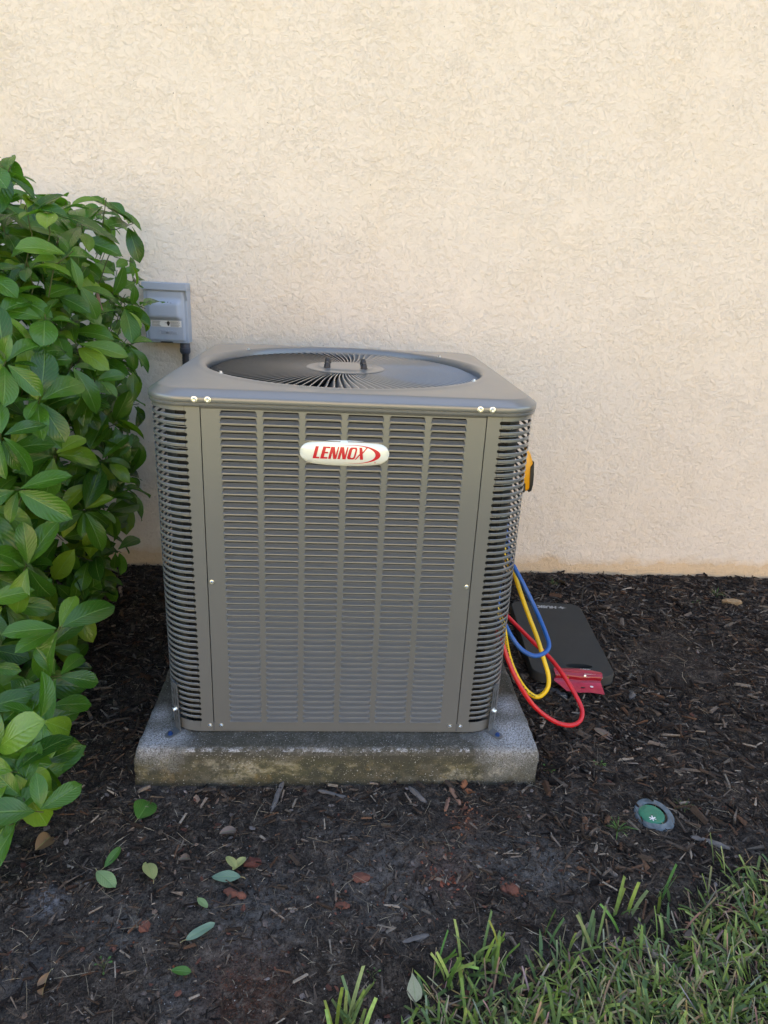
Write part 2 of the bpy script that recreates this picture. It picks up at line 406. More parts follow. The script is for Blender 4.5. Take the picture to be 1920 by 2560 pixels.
nx = len(gx)
gf = [(j*nx+i, j*nx+i+1, (j+1)*nx+i+1, (j+1)*nx+i) for j in range(len(gy)-1) for i in range(nx-1)]
ob('ground', mesh('ground', gv, gf, SOIL, True), kind='structure')

# ------------------------------------------------------------------ house wall, neighbour across the lawn
b = MB(); b.box(-7, 9, 1.02, 1.24, -.3, 3.0)
hw = thing('house_wall', 'cream stucco house wall behind the air conditioner', 'wall', me=None)
ob('stucco_face', b.me('house_wall', STUCCO), hw)
ROOFM = simple('roof_shingle', (.12, .10, .085), .9, 0, .2, .3, 20, .5, 80)
b = MB(); b.add([(-7.3, .72, 2.98), (9.3, .72, 2.98), (9.3, 4.0, 4.5), (-7.3, 4.0, 4.5), (-7.3, .72, 3.12), (9.3, .72, 3.12), (9.3, 4.0, 4.64), (-7.3, 4.0, 4.64)],
      [(0,3,2,1),(4,5,6,7),(0,1,5,4),(1,2,6,5),(2,3,7,6),(3,0,4,7)])
ob('roof', b.me('roof', ROOFM), hw)
NB = simple('neighbour_stucco', (.66, .55, .40), .9, 0, .2, .08, 3, .4, 60, .004)
nb = thing('neighbour_house', 'cream single storey house across the lawn behind the viewer', 'house', (0, 0, 0))
b = MB(); b.box(-9, 9, -11.5, -8.2, -.1, 3.0); ob('wall', b.me('nb_wall', NB), nb)
b = MB(); b.add([(-9.6, -7.7, 2.95), (9.6, -7.7, 2.95), (9.6, -11.5, 4.6), (-9.6, -11.5, 4.6), (-9.6, -7.7, 3.1), (9.6, -7.7, 3.1), (9.6, -11.5, 4.75), (-9.6, -11.5, 4.75)],
      [(0,3,2,1),(4,5,6,7),(0,1,5,4),(1,2,6,5),(2,3,7,6),(3,0,4,7)])
ob('roof', b.me('nb_roof', ROOFM), nb)

# ------------------------------------------------------------------ concrete slab
def slab():
    x0, x1, y0, y1 = SLAB; z1 = .094; nxx, nyy, nz = 120, 110, 12
    vs = []; fs = []; idx = {}
    def P(i, j, k):
        key = (i, j, k)
        if key in idx: return idx[key]
        x = x0+(x1-x0)*i/nxx; y = y0+(y1-y0)*j/nyy; z = -.06+(z1+.06)*k/nz
        n = lambda a, s: noise.noise(Vector((x*s+a, y*s, z*s*1.3)))
        edge = min(x-x0, x1-x, y-y0, y1-y)
        dz = dx = dy = 0
        chip = .0035*abs(n(5, 26))+.0022*n(9, 70)
        if k == nz:
            dz = -.0012*abs(n(1, 30)) - (.0030+chip if edge < .001 else .0008 if edge < .008 else 0)
        inset = .0026+chip if k == nz else (.0008 if k == nz-1 else 0)
        rough = .0016*n(2, 22)+.0012*n(7, 60)
        cr = .010
        if i == 0: dx = inset+rough
        if i == nxx: dx = -inset-rough-.002
        if j == 0: dy = inset+rough
        if j == nyy: dy = -inset
        if i in (0, nxx) and j in (0, nyy): dx *= 2.4; dy = dy*2.4
        if j == 0 and k == nz and abs(n(3, 9)) > .32: dz -= .003
        idx[key] = len(vs); vs.append((x+dx, y+dy, z+dz)); return idx[key]
    for i in range(nxx):
        for j in range(nyy): fs.append((P(i, j, nz), P(i+1, j, nz), P(i+1, j+1, nz), P(i, j+1, nz)))
        for k in range(nz):
            fs.append((P(i, 0, k), P(i+1, 0, k), P(i+1, 0, k+1), P(i, 0, k+1))); fs.append((P(i+1, nyy, k), P(i, nyy, k), P(i, nyy, k+1), P(i+1, nyy, k+1)))
    for j in range(nyy):
        for k in range(nz):
            fs.append((P(0, j+1, k), P(0, j, k), P(0, j, k+1), P(0, j+1, k+1))); fs.append((P(nxx, j, k), P(nxx, j+1, k), P(nxx, j+1, k+1), P(nxx, j, k+1)))
    return mesh('slab', vs, fs, CONC, True)
thing('concrete_slab', 'weathered concrete slab under the air conditioner, stained green and brown', 'slab', me=slab())

# ------------------------------------------------------------------ air conditioner
BZ = .098                     # bottom of the cabinet
HS = .6887                    # height of the side panels
W2, RC, DEP = .355, .0715, .716
SX = .2555                    # seam
AC = thing('air_conditioner', 'grey louvred air conditioner condenser unit on the concrete slab', 'air conditioner', (0, 0, BZ))

PCOL, WCOL, PROW, HROW = .0753, .0663, .01317, .0108
RT0 = .0237                   # bottom of the lowest louvre row
def louvre_rows():
    W, H = WCOL, HROW; t0 = W/2-.0012
    return [  # z, y inner, xh outer, xh inner
        (H, .0, t0-.0032, t0-.0036), (H*.95, .0056, t0-.0018, t0-.0024), (H*.86, .0056, t0-.0008, t0-.0014), (H*.68, .0056, t0-.0003, t0-.0009),
        (H*.50, .0044, t0+.0004, t0-.0004), (H*.34, .0022, W/2-.0010, W/2-.0020), (H*.24, .0000, W/2-.0004, W/2-.0020), (H*.15, -.0029, W/2-.0001, W/2-.0026), (H*.05, -.0031, W/2, W/2-.0026), (0, 0, W/2, W/2-.0022)]
LR = louvre_rows()
vs = []; fs = []
for (z, y, xo, xi) in LR: vs += [(-xo, 0, z), (-xi, y, z), (xi, y, z), (xo, 0, z)]
for i in range(len(LR)-1):
    for j in range(3):
        if j == 1 and i < 3: continue          # the slit under the bar above is open
        a = i*4+j; fs.append((a, a+4, a+5, a+1))
LME = autosmooth(mesh('louvre', vs, fs, PAINT), 32)

front = MB(); nc, nr = 6, 50
xl, zb, zt = SX-.0009, .004, HS
cx0 = -.0011-PCOL*2.5; cells_x0 = cx0-PCOL/2; cells_x1 = cx0+PCOL*5.5; z_lo = RT0-(PROW-HROW)/2; z_hi = z_lo+PROW*nr
LO = [(-xo, z) for (z, y, xo, xi) in LR]      # top to bottom
for c in range(nc):
    X0 = cx0+c*PCOL
    for r in range(nr):
        Z0 = RT0+r*PROW; zc0 = z_lo+r*PROW; zc1 = zc0+PROW
        L = [(X0+x, 0, Z0+z) for x, z in LO]; Rr = [(X0-x, 0, Z0+z) for x, z in LO]; k = len(L)
        a, b_, c_, d = (X0-PCOL/2, 0, zc0), (X0+PCOL/2, 0, zc0), (X0+PCOL/2, 0, zc1), (X0-PCOL/2, 0, zc1)
        front.add([a, d]+L, [(0,)+tuple(range(k+1, 1, -1))+(1,)])
        front.add([b_, c_]+Rr, [(1,)+tuple(range(2, k+2))+(0,)])
        front.add([d, L[0], Rr[0], c_], [(0, 1, 2, 3)]); front.add([a, b_, Rr[-1], L[-1]], [(0, 1, 2, 3)])
def quad(b, x0, x1, z0, z1, y=0): b.add([(x0, y, z0), (x1, y, z0), (x1, y, z1), (x0, y, z1)], [(0, 1, 2, 3)])
quad(front, -xl, cells_x0, zb, zt); quad(front, cells_x1, xl, zb, zt)
quad(front, cells_x0, cells_x1, zb, z_lo); quad(front, cells_x0, cells_x1, z_hi, zt)
for s in (-1, 1): front.add([(s*xl, 0, zb), (s*xl, .014, zb), (s*xl, .014, zt), (s*xl, 0, zt)], [(0, 1, 2, 3)])
# folded bottom and the forward-standing top flange seen as a pale line under the lid
front.add([(-xl, 0, zb), (xl, 0, zb), (xl, .012, zb), (-xl, .012, zb)], [(0, 3, 2, 1)])
fp = ob('front_panel', autosmooth(front.me('front_panel', PAINT), 30), AC)
fl = MB(); pr = [(0, -.0065), (-.0014, -.0058), (-.0022, -.0035), (-.0022, -.0008), (-.0016, .0004), (0, .0004)]
fl.add([(s*xl, y, HS+z) for s in (-1, 1) for y, z in pr], [(i, i+1, 6+i+1, 6+i) for i in range(5)])
ob('top_flange', autosmooth(fl.me('top_flange', PAINT), 60), AC)
for c in range(nc):
    for r in range(nr):
        ob('louvre', LME, fp, (cx0+c*PCOL, 0, RT0+r*PROW))
# added dark sheet behind the front panel, standing in for shade in the slits
b = MB(); b.box(-SX-.02, SX+.02, .012, .016, .01, HS-.004); ob('slit_shade_sheet', b.me('slit_shade_sheet', DARK), AC)

def side_path(s, x_start, inset=0.0, y_end=DEP, n=10, ny=6):
    """from the front face round the corner and back along the side; returns (point, outward normal)"""
    out = []; xa = W2-RC; k = 4 if xa-x_start > .002 else 0
    for i in range(k): out.append(((x_start+(xa-x_start)*i/k, inset), (0, -1)))
    for i in range(n+1):
        a = pi/2*i/n; out.append(((xa+(RC-inset)*sin(a), RC-(RC-inset)*cos(a)), (sin(a), -cos(a))))
    ye = y_end-RC
    for i in range(1, ny+1): out.append(((W2-inset, RC+(ye-RC)*i/ny), (1, 0)))
    for i in range(1, n+1):
        a = pi/2*i/n; out.append(((xa+(RC-inset)*cos(a), ye+(RC-inset)*sin(a)), (cos(a), sin(a))))
    return [((s*p[0], p[1]), (s*q_[0], q_[1])) for p, q_ in out]

SLOT0, NS = .2796, 50
HSLOT = .0070
zs0 = RT0+.0010               # lowest slot bottom
def corner(s):
    cp = MB()
    # flat strip from the seam to the slot ends, with scalloped edge
    xs = s*(SX+.0009); edge = []
    zc = [zs0+HSLOT/2+i*PROW for i in range(NS)]
    r = HSLOT/2
    for z in zc:
        for a in (-90, -60, -30, 0, 30, 60, 90): edge.append((SLOT0+r-r*cos(radians(a)), z+r*sin(radians(a))))
    # strip pieces per row
    ztop = HS; zbot = .0
    def strip(z0, z1, pts):
        vs = [(xs, 0, z0), (xs, 0, z1)]+[(s*x, 0, z) for x, z in pts]
        f = (0,)+tuple(range(2, 2+len(pts)))+(1,)
        cp.add(vs, [f if s > 0 else f[::-1]])
    for i, z in enumerate(zc):
        z0 = z-PROW/2; z1 = z+PROW/2
        e = edge[i*7:i*7+7]
        pts = [(SLOT0+r, z0)]+e+[(SLOT0+r, z1)]
        strip(z0, z1, pts)
    lo, hi = zc[0]-PROW/2, zc[-1]+PROW/2
    quad(cp, *(sorted((xs, s*(SLOT0+r)))), .0, lo); quad(cp, *(sorted((xs, s*(SLOT0+r)))), hi, ztop)
    cp.add([(xs, 0, 0), (xs, .014, 0), (xs, .014, ztop), (xs, 0, ztop)], [(0, 1, 2, 3)])
    # bands above and below the slots run right round
    P = side_path(s, SLOT0+r)
    for (za, zb2) in ((0, zc[0]-HSLOT/2), (zc[-1]+HSLOT/2, ztop)):
        n = len(P); cp.add([(p[0], p[1], za) for p, _ in P]+[(p[0], p[1], zb2) for p, _ in P], [(i, i+1, n+i+1, n+i) if s > 0 else (i+1, i, n+i, n+i+1) for i in range(n-1)])
    # stile halfway down the side
    cp.box(*sorted((s*(W2-.0035), s*(W2-.0008))), .36, .385, 0, HS)
    o = ob('corner_panel', autosmooth(cp.me('corner_panel', PAINT), 40), AC)
    # slat: bar between two slots, bulging section
    P = side_path(s, SLOT0+r, n=9, ny=5); n = len(P); hb = (PROW-HSLOT)/2
    prof = [(-.0014, -hb*.92), (-.0004, -hb), (.0003, -hb*.70), (.0003, hb*.70), (-.0004, hb), (-.0014, hb*.92)]
    vs = []; fs = []
    for (p, nn) in P:
        for (o_, z) in prof: vs.append((p[0]+nn[0]*o_, p[1]+nn[1]*o_, z))
    k = len(prof)
    for i in range(n-1):
        for j in range(k-1):
            a = (i*k+j, (i+1)*k+j, (i+1)*k+j+1, i*k+j+1); fs.append(a if s > 0 else a[::-1])
    sm_ = autosmooth(mesh('slat', vs, fs, PAINT), 28)
    for i in range(NS-1): ob('slat', sm_, o, (0, 0, (zc[i]+zc[i+1])/2))
    return o
# small seam screws are added below
for s in (-1, 1): corner(s)

# coil behind the slats: dark finned sheet plus bright bent fin edges at its end
for s in (-1, 1):
    b = MB(); P = side_path(s, .30, .022); P = P[3:]; n = len(P)
    b.add([(p[0], p[1], .006) for p, _ in P]+[(p[0], p[1], HS-.005) for p, _ in P], [(i, i+1, n+i+1, n+i) for i in range(n-1)])
    p0 = P[0][0]; b.add([(p0[0], p0[1], .006), (p0[0]-s*.04, p0[1]+.02, .006), (p0[0]-s*.04, p0[1]+.02, HS-.005), (p0[0], p0[1], HS-.005)], [(0, 1, 2, 3)])
    ob('condenser_coil', b.me('coil', COIL, True), AC)
    b = MB()
    for i in range(NS-1):
        z = RT0+.0048+i*PROW+rnd(-.0018, .0018); rr = rnd(.0008, .0014); ins = .011+rnd(-.003, .003); e = rnd(0, .015)
        pts = [(s*(p[0][0] if s > 0 else -p[0][0]), p[0][1], z+rnd(-.0005, .0005)) for p in side_path(1, .272, ins)[0:11+random.randint(0, 3)]] if s > 0 else [(p[0][0], p[0][1], z+rnd(-.0005, .0005)) for p in side_path(-1, .272, ins)[0:11+random.randint(0, 3)]]
        b.tube(pts, rr, 4)
    ob('coil_edge', b.me('coil_edge', TUBEM, True), AC, kind='stuff', label='bright bent metal fin edges behind the corner slots')
    # post that closes the coil end
    x = s*(W2-.030); b = MB(); b.box(*sorted((s*.262, s*.300)), .020, .023, .006, HS-.006); ob('coil_post', b.me('coil_post', DARK), AC)

# ---- back panel and base pan
b = MB(); b.box(-W2+.06, W2-.06, DEP-.004, DEP, 0, HS); ob('back_panel', b.me('back_panel', PAINT), AC)
def rrect(L, y0, y1, rc, n=12, sub=0):
    out = []; 
    for (cx_, cy_, a0) in ((L-rc, y0+rc, -90), (L-rc, y1-rc, 0), (-L+rc, y1-rc, 90), (-L+rc, y0+rc, 180)):
        for i in range(n+1):
            a = radians(a0+90*i/n); out.append((cx_+rc*cos(a), cy_+rc*sin(a)))
    if not sub: return out
    o2 = []; N = len(out)
    for i in range(N):
        p, q_ = out[i], out[(i+1) % N]; o2.append(p)
        if (i+1) % (n+1) == 0:
            for k in range(1, sub): o2.append((p[0]+(q_[0]-p[0])*k/sub, p[1]+(q_[1]-p[1])*k/sub))
    return o2
b = MB(); R0 = rrect(W2-.004, .004, DEP-.004, RC-.004); n = len(R0)
b.add([(x, y, -.003) for x, y in R0]+[(x, y, .006) for x, y in R0], [(i, (i+1) % n, n+(i+1) % n, n+i) for i in range(n)]+[tuple(range(n))[::-1], tuple(range(n, 2*n))])
ob('base_pan', b.me('base_pan', PAINT), AC)

# ---- lid
FANC = (0.0, DEP/2); RR = .304; TOP = .0285
def lid():
    b = MB(); sec = []
    # (outset from the cabinet, height above the panel top)
    for o_, z in [(.0005, -.004), (.0030, -.0035), (.0046, -.0015), (.0046, .0018), (.0034, .0028), (.0034, .0036), (.0052, .0046), (.0058, .0062),
                  (.0057, .0140), (.0050, .0152), (.0038, .0162), (-.0098, .0255), (-.0112, .0262), (-.0130, .0266), (-.0170, .0269)]:
        rc = max(.02, RC+o_); sec.append([(x, y, HS+z) for x, y in rrect(W2+o_, -o_, DEP+o_, rc, 9, 16)])
    n = len(sec[0]); 
    # flat top blends to the circle
    sq = sec[-1]; circ = []
    for (x, y, z) in sq: circ.append(math.atan2(y-FANC[1], x-FANC[0]))
    def ring(r, z): return [(FANC[0]+r*cos(a), FANC[1]+r*sin(a), HS+z) for a in circ]
    last = ring(RR+.030, TOP-.0005)
    for t in (.33, .66): sec.append([tuple(p+(q_-p)*t for p, q_ in zip(A, B)) for A, B in zip(sq, last)])
    for r, z in [(.030, TOP-.0005), (.024, TOP+.0002), (.020, TOP+.0010), (.0155, TOP+.0020), (.0105, TOP+.0023), (.006, TOP+.0014), (.0025, TOP-.001), (.0, TOP-.006), (-.0012, TOP-.014), (-.0012, TOP-.030)]:
        sec.append(ring(RR+r, z))
    vs = [p for q_ in sec for p in q_]; fs = []
    for i in range(len(sec)-1):
        for j in range(n): fs.append((i*n+j, i*n+(j+1) % n, (i+1)*n+(j+1) % n, (i+1)*n+j))
    return autosmooth(mesh('lid', vs, fs, PAINT), 50)
LID = ob('top_cover', lid(), AC)
# shroud
b = MB(); n = 64
b.lathe([(RR-.002, HS-.004), (RR-.010, HS-.10), (RR-.02, HS-.16)], n, M=Matrix.Translation((FANC[0], FANC[1], 0)), cap=False)
ob('fan_shroud', b.me('shroud', DARK, True), AC)

# ---- fan guard
G = ob('fan_guard', None, AC, (FANC[0], FANC[1], HS))
NV = 104; GZ = .0235
def vane():
    pts = []; N = 11; r_in, r_out = .070, RR+.0005
    for i in range(N):
        t = i/(N-1); t = 1-(1-t)**1.35; r = r_in+(r_out-r_in)*t
        e = sm(.86, 1, t)
        a = .10*sm(0, .9, t)*1.0 - .05*e
        h = .017*(1-.15*t)
        lean = .0165*(1-.55*e)*(.5+.5*t)
        ztop = GZ-.0015-.004*(1-t)*0-.0105*e
        pts.append((r, a, lean, ztop, h))
    vs = []; th = .0011
    for r, a, lean, zt_, h in pts:
        for (k, dz) in ((0, 0), (1, h)):
            c = a*1.0 - (lean*k)/max(r, .05); x, y = r*cos(c), r*sin(c)
            tk = .0014 if k == 0 else .0006; tx, ty = -sin(c)*tk, cos(c)*tk
            vs += [(x+tx, y+ty, zt_-dz), (x-tx, y-ty, zt_-dz)]
    fs = []
    for i in range(len(pts)-1):
        a = i*4; fs += [(a, a+4, a+5, a+1), (a+2, a+3, a+7, a+6), (a, a+2, a+6, a+4), (a+1, a+5, a+7, a+3)]
    return autosmooth(mesh('vane', vs, fs, PAINT), 40)
VM = vane()
for i in range(NV): ob('vane', VM, G, (0, 0, 0), (0, 0, 2*pi*i/NV))
b = MB(); b.lathe([(.060, GZ-.022), (.074, GZ-.012), (.0865, GZ-.003), (.088, GZ-.0008), (.0865, GZ+.0002), (.078, GZ+.0004), (.064, GZ+.0012), (.062, GZ+.0030), (.058, GZ+.0038), (.02, GZ+.0040)], 64)
ob('hub_plate', autosmooth(b.me('hub', PAINT), 50), G)
b = MB(); b.lathe([(.0078, 0), (.0078, .003), (.0068, .0042), (.0064, .0125), (.0054, .0145), (.0048, .020), (.003, .0215)], 6); NUTM = b.me('motor_nut', BLACKCAP)
NUTM = autosmooth(NUTM, 30); NUTM.transform(Matrix.Diagonal((1, 1, .58, 1)))
for x in (-.0405, .0405):
    for y in (-.036, .036): ob('cap_nut', NUTM, G, (x, y-.002, GZ+.0034))
# fan below
b = MB(); b.lathe([(.062, -.15), (.068, -.145), (.068, -.05), (.055, -.03), (.02, -.028)], 32); ob('fan_motor', b.me('motor', DARK, True), G)
def blade(a0):
    vs = []; fs = []; N = 7
    for i in range(N):
        t = i/(N-1); r = .06+.225*t
        for j in range(4):
            u = j/3; a = a0+(.55+.25*t)*(u-.5)*2*.6; vs.append((r*cos(a), r*sin(a), -.075-.045*u+.01*sin(u*pi)))
    for i in range(N-1):
        for j in range(3): k = i*4+j; fs.append((k, k+4, k+5, k+1))
    return mesh('blade', vs, fs, DARK, True)
for k in range(3): ob('fan_blade', blade(k*2*pi/3+.4), G)

# ---- screws
def hexscrew():
    b = MB(); b.lathe([(.0055, 0), (.0056, .0008), (.0040, .0011), (.0036, .0012)], 16, cap=False)
    b.lathe([(.0036, .0009), (.0036, .0038), (.0030, .0044), (.0012, .0042)], 6); return autosmooth(b.me('screw', ZINC), 30)
SCR = hexscrew(); FRONTROT = Matrix.Rotation(radians(90), 4, 'X')
def screw(x, y, z, par=AC, rot=FRONTROT, sc=1.0):
    ob('screw', SCR, par, mw=Matrix.Translation((x, y, z)) @ rot @ Matrix.Rotation(rnd(0, 1), 4, 'Z') @ Matrix.Scale(sc, 4))
for x in (-.2635, -.2405, .2405, .2625): screw(x, -.0058, HS+.0100, LID)
for x, z in ((-.2475, .345), (.2475, .3445), (-.2405, .0155), (.2405, .0155)): screw(x, 0, z, sc=.85)
for x in (-.2635, .2635): screw(x, 0, .0150, sc=.85)
for a in (-142, 141, -33, 40):
    a = radians(a); screw(FANC[0]+(RR+.008)*cos(a), FANC[1]+(RR+.008)*sin(a), HS+TOP+.0016, LID, Matrix.Identity(4), .9)
# seam tab slot at the bottom
for s in (-1, 1):
    b = MB(); b.box(*sorted((s*(SX-.0022), s*(SX+.0022))), -.0006, .004, .002, .020); ob('seam_tab', b.me('seam_tab', GALV), AC)

# ---- anchor straps
def strap(s):
    st = ob('anchor_strap', None, AC)
    P, N_ = side_path(s, .2835, 0, n=12)[6]
    px_, py_ = P; nx_, ny_ = N_
    tx, ty = -ny_, nx_
    b = MB(); wd = .0085; o1, o2 = .0018, .0036
    tiltx = -.010*s
    def pt(u, o_, z): 
        k = (1-z/.105)
        return (px_+nx_*o_+tx*u+tiltx*k*.4, py_+ny_*o_+ty*u-.010*k, z)
    zs = [-.004, .012, .03, .05, .07, .09, .105]
    slots = [(.016, .030), (.036, .050), (.056, .070), (.078, .092)]
    # strap as a flat bar with two rows of slot marks sunk into it
    vs = []; fs = []
    for z in zs:
        vs += [pt(-wd, o1, z), pt(wd, o1, z), pt(wd, o2, z), pt(-wd, o2, z)]
    for i in range(len(zs)-1):
        for j in range(4): a = i*4; fs.append((a+j, a+(j+1) % 4, a+4+(j+1) % 4, a+4+j))
    fs += [(0, 1, 2, 3), tuple(range(len(vs)-4, len(vs)))]
    b.add(vs, fs)
    b2 = MB()
    for z0, z1 in slots:
        for u in (-.0040, .0040):
            b2.add([pt(u-.0011, o2+.0003, z0), pt(u+.0011, o2+.0003, z0), pt(u+.0011, o2+.0003, z1), pt(u-.0011, o2+.0003, z1)], [(0, 1, 2, 3)])
    # foot
    base = Vector(pt(0, o1, 0)); d = Vector((nx_, ny_-.25, 0)).normalized(); t = Vector((-d.y, d.x, 0)); pts = []
    for k in range(9): a = radians(-90+22.5*k); pts.append(base+d*(.024+.0095*cos(a))+t*.0095*sin(a))
    pts = [base-t*.0095]+pts+[base+t*.0095]
    n = len(pts); z0, z1 = -.0035, -.0015
    b.add([(p.x, p.y, z0) for p in pts]+[(p.x, p.y, z1) for p in pts], [tuple(range(n, 2*n)), tuple(range(n))[::-1]]+[(i, (i+1) % n, n+(i+1) % n, n+i) for i in range(n)])
    ob('bracket', b.me('bracket', GALV), st); ob('slot_holes', b2.me('slot_holes', DARK), st)
    c = base+d*.022
    b = MB(); b.lathe([(.0058, z1), (.0058, z1+.001), (.0040, z1+.0012), (.0040, z1+.0045), (.003, z1+.005)], 6, M=Matrix.Translation((c.x, c.y, 0)))
    ob('concrete_screw', b.me('tapcon', simple('blue_screw', (.02, .07, .22), .35, .5)), st)
    M = Matrix.Translation(pt(0, o2, .047)) @ Vector((nx_, ny_, 0)).to_track_quat('Z', 'Y').to_matrix().to_4x4()
    b = MB(); b.lathe([(.0062, 0), (.0062, .001), (.0042, .0012), (.0042, .007), (.003, .0078)], 6, M=M)
    ob('strap_bolt', b.me('strap_bolt', ZINC), st)
for s in (-1, 1): strap(s)

# ---- badge
BC = (0.0005, .609-.0)         # centre x, z (above cabinet bottom)
BW, BH = .0812, .0238
def bdome(x, z):
    k = (abs(x)/BW)**2.6; kk = (abs(z)/BH)**2; return -.0028-.0042*max(0, 1-.55*k-.75*kk)
def badge():
    nu, nv = 40, 10; vs = []; fs = []
    def outl(u):  # half height at u in -1..1
        a = abs(u); return BH*(1-.24*a**2.2)*sqrt(max(0, 1-a**9))
    for i in range(nu+1):
        u = -cos(pi*i/nu); u = math.copysign(abs(u)**.8, u)
        for j in range(nv+1):
            v_ = -cos(pi*j/nv); z = outl(u)*v_; x = u*BW; e = max(abs(v_)**8, abs(u)**16)
            vs.append((x, bdome(x, z)*(1-e)+(-.0006)*e, z))
    for i in range(nu):
        for j in range(nv): a = i*(nv+1)+j; fs.append((a, a+nv+1, a+nv+2, a+1))
    return mesh('badge', vs, fs, BADGE, True)
badgeo = ob('brand_badge', badge(), AC, (BC[0], 0, BC[1]))
def onbadge(polys, name):
    b = MB()
    for P in polys: b.add([(x, 0, z) for x, z in P], [tuple(range(len(P)))])
    me = b.me(name, RED); bm = bmesh.new(); bm.from_mesh(me)
    for k in range(-12, 13): bmesh.ops.bisect_plane(bm, geom=bm.verts[:]+bm.edges[:]+bm.faces[:], plane_co=(0, 0, k*.0019+.0003), plane_no=(0, 0, 1))
    for k in range(-9, 10): bmesh.ops.bisect_plane(bm, geom=bm.verts[:]+bm.edges[:]+bm.faces[:], plane_co=(k*.0083+.001, 0, 0), plane_no=(1, 0, 0))
    for v in bm.verts: v.co.y = bdome(v.co.x, v.co.z)-.0003
    bm.to_mesh(me); bm.free(); ob(name, me, badgeo)
# lettering in its own unit frame: height 1, slanted
LH = .0226; SL = .27
def bar(x0, x1, z0, z1): return [(x0, z0), (x1, z0), (x1, z1), (x0, z1)]
Lt = [bar(0, .30, 0, 1), bar(.30, .60, 0, .14)]
Et = [bar(0, .30, 0, 1), bar(.30, .64, 0, .14), bar(.30, .58, .44, .58), bar(.30, .67, .86, 1)]
Nt = [bar(0, .24, 0, 1), [(.24, 1), (.24, .55), (.46, 0), (.60, 0), (.60, .30), (.34, 1)], bar(.60, .74, 0, 1)]
Ot = []
def rr_(x0, x1, z0, z1, r, n=5):
    out = []
    for (cx_, cz_, a0) in ((x1-r, z0+r, -90), (x1-r, z1-r, 0), (x0+r, z1-r, 90), (x0+r, z0+r, 180)):
        for i in range(n+1): a = radians(a0+90*i/n); out.append((cx_+r*cos(a), cz_+r*sin(a)))
    return out
oo, oi_ = rr_(0, .74, 0, 1, .2), rr_(.28, .58, .14, .86, .11)
Ot = [[oo[i], oo[(i+1) % 24], oi_[(i+1) % 24], oi_[i]] for i in range(24)]
Xt = [[(.05, 1), (.33, 1), (.70, 0), (.42, 0)], [(-.08, 0), (.06, 0), (.33, .40), (.27, .52)], [(.45, .60), (.51, .48), (.84, 1), (.70, 1)]]
polys = []; cxp = 0
for let, wd in ((Lt, .68), (Et, .72), (Nt, .84), (Nt, .84), (Ot, .80), (Xt, .8)):
    for P in let: polys.append([((cxp+x+z*SL), z) for x, z in P])
    cxp += wd
TW = cxp+.25
kx = .0985/TW
onbadge([[(-.0580+x*kx, -.0098+z*LH) for x, z in P] for P in polys], 'lettering')
sw = []; N = 34
for i in range(N):
    def pt(t):
        a = radians(128-t*242); th = .0002+.0060*max(0, sin(pi*t))**2.0*(1.0); cx_, a_, b_ = .0175, .0475, .0172
        x, z = cx_+a_*cos(a), b_*sin(a)-.0004; nx_, nz_ = cos(a), sin(a)*1.4; return (x, z), (x-nx_*th*1.5, z-nz_*th*.35)
    (A, B), (C, D) = pt(i/N), pt((i+1)/N); sw.append([A, C, D, B])
onbadge(sw, 'swoosh')
rg = []
for i in range(12):
    a, c = 2*pi*i/12, 2*pi*(i+1)/12; rg.append([(.0555+.0014*cos(a), -.0150+.0014*sin(a)), (.0555+.0014*cos(c), -.0150+.0014*sin(c)), (.0555+.0010*cos(c), -.0150+.0010*sin(c)), (.0555+.0010*cos(a), -.0150+.0010*sin(a))])
rg.append([(.0551, -.0157), (.0554, -.0157), (.0554, -.0143), (.0551, -.0143)]); rg.append([(.0554, -.0148), (.0560, -.0148), (.0560, -.0143), (.0554, -.0143)])
onbadge(rg, 'registered_mark')

# ------------------------------------------------------------------ text helper
def text_mesh(txt, size, mat, bold=0.0, xs=1.0, depth=0.0, shear=0):
    cu = bpy.data.curves.new('txt', 'FONT'); cu.body = txt; cu.size = size; cu.offset = bold; cu.extrude = depth; cu.align_x = 'CENTER'; cu.align_y = 'CENTER'; cu.shear = shear
    cu.resolution_u = 3
    t = bpy.data.objects.new('txt', cu); COL.objects.link(t)
    dg = bpy.context.evaluated_depsgraph_get(); me = bpy.data.meshes.new_from_object(t.evaluated_get(dg))
    bpy.data.objects.remove(t); me.transform(Matrix.Diagonal((xs, 1, 1, 1))); me.materials.clear(); me.materials.append(mat); return me

# ------------------------------------------------------------------ electrical disconnect box
DB = thing('disconnect_box', 'blue-grey electrical disconnect box on the wall above the shrub', 'electrical box', (-.541, 1.02, .776))
def rbox(b, x0, x1, y0, y1, z0, z1, r=.003):
    s = [(x, z) for x, z in rr_(x0, x1, z0, z1, r, 3)]; n = len(s)
    s2 = [(x, z) for x, z in rr_(x0+r*.6, x1-r*.6, z0+r*.6, z1-r*.6, r*.6, 3)]
    b.add([(x, y1, z) for x, z in s]+[(x, y0+r*.6, z) for x, z in s]+[(x, y0, z) for x, z in s2],
          [(i, (i+1) % n, n+(i+1) % n, n+i) for i in range(n)]+[(n+i, n+(i+1) % n, 2*n+(i+1) % n, 2*n+i) for i in range(n)]+[tuple(range(2*n, 3*n))])
HB = .173
b = MB(); rbox(b, -.063, .0640, -.050, .002, 0, HB); ob('enclosure', autosmooth(b.me('enclosure', DISC), 40), DB)
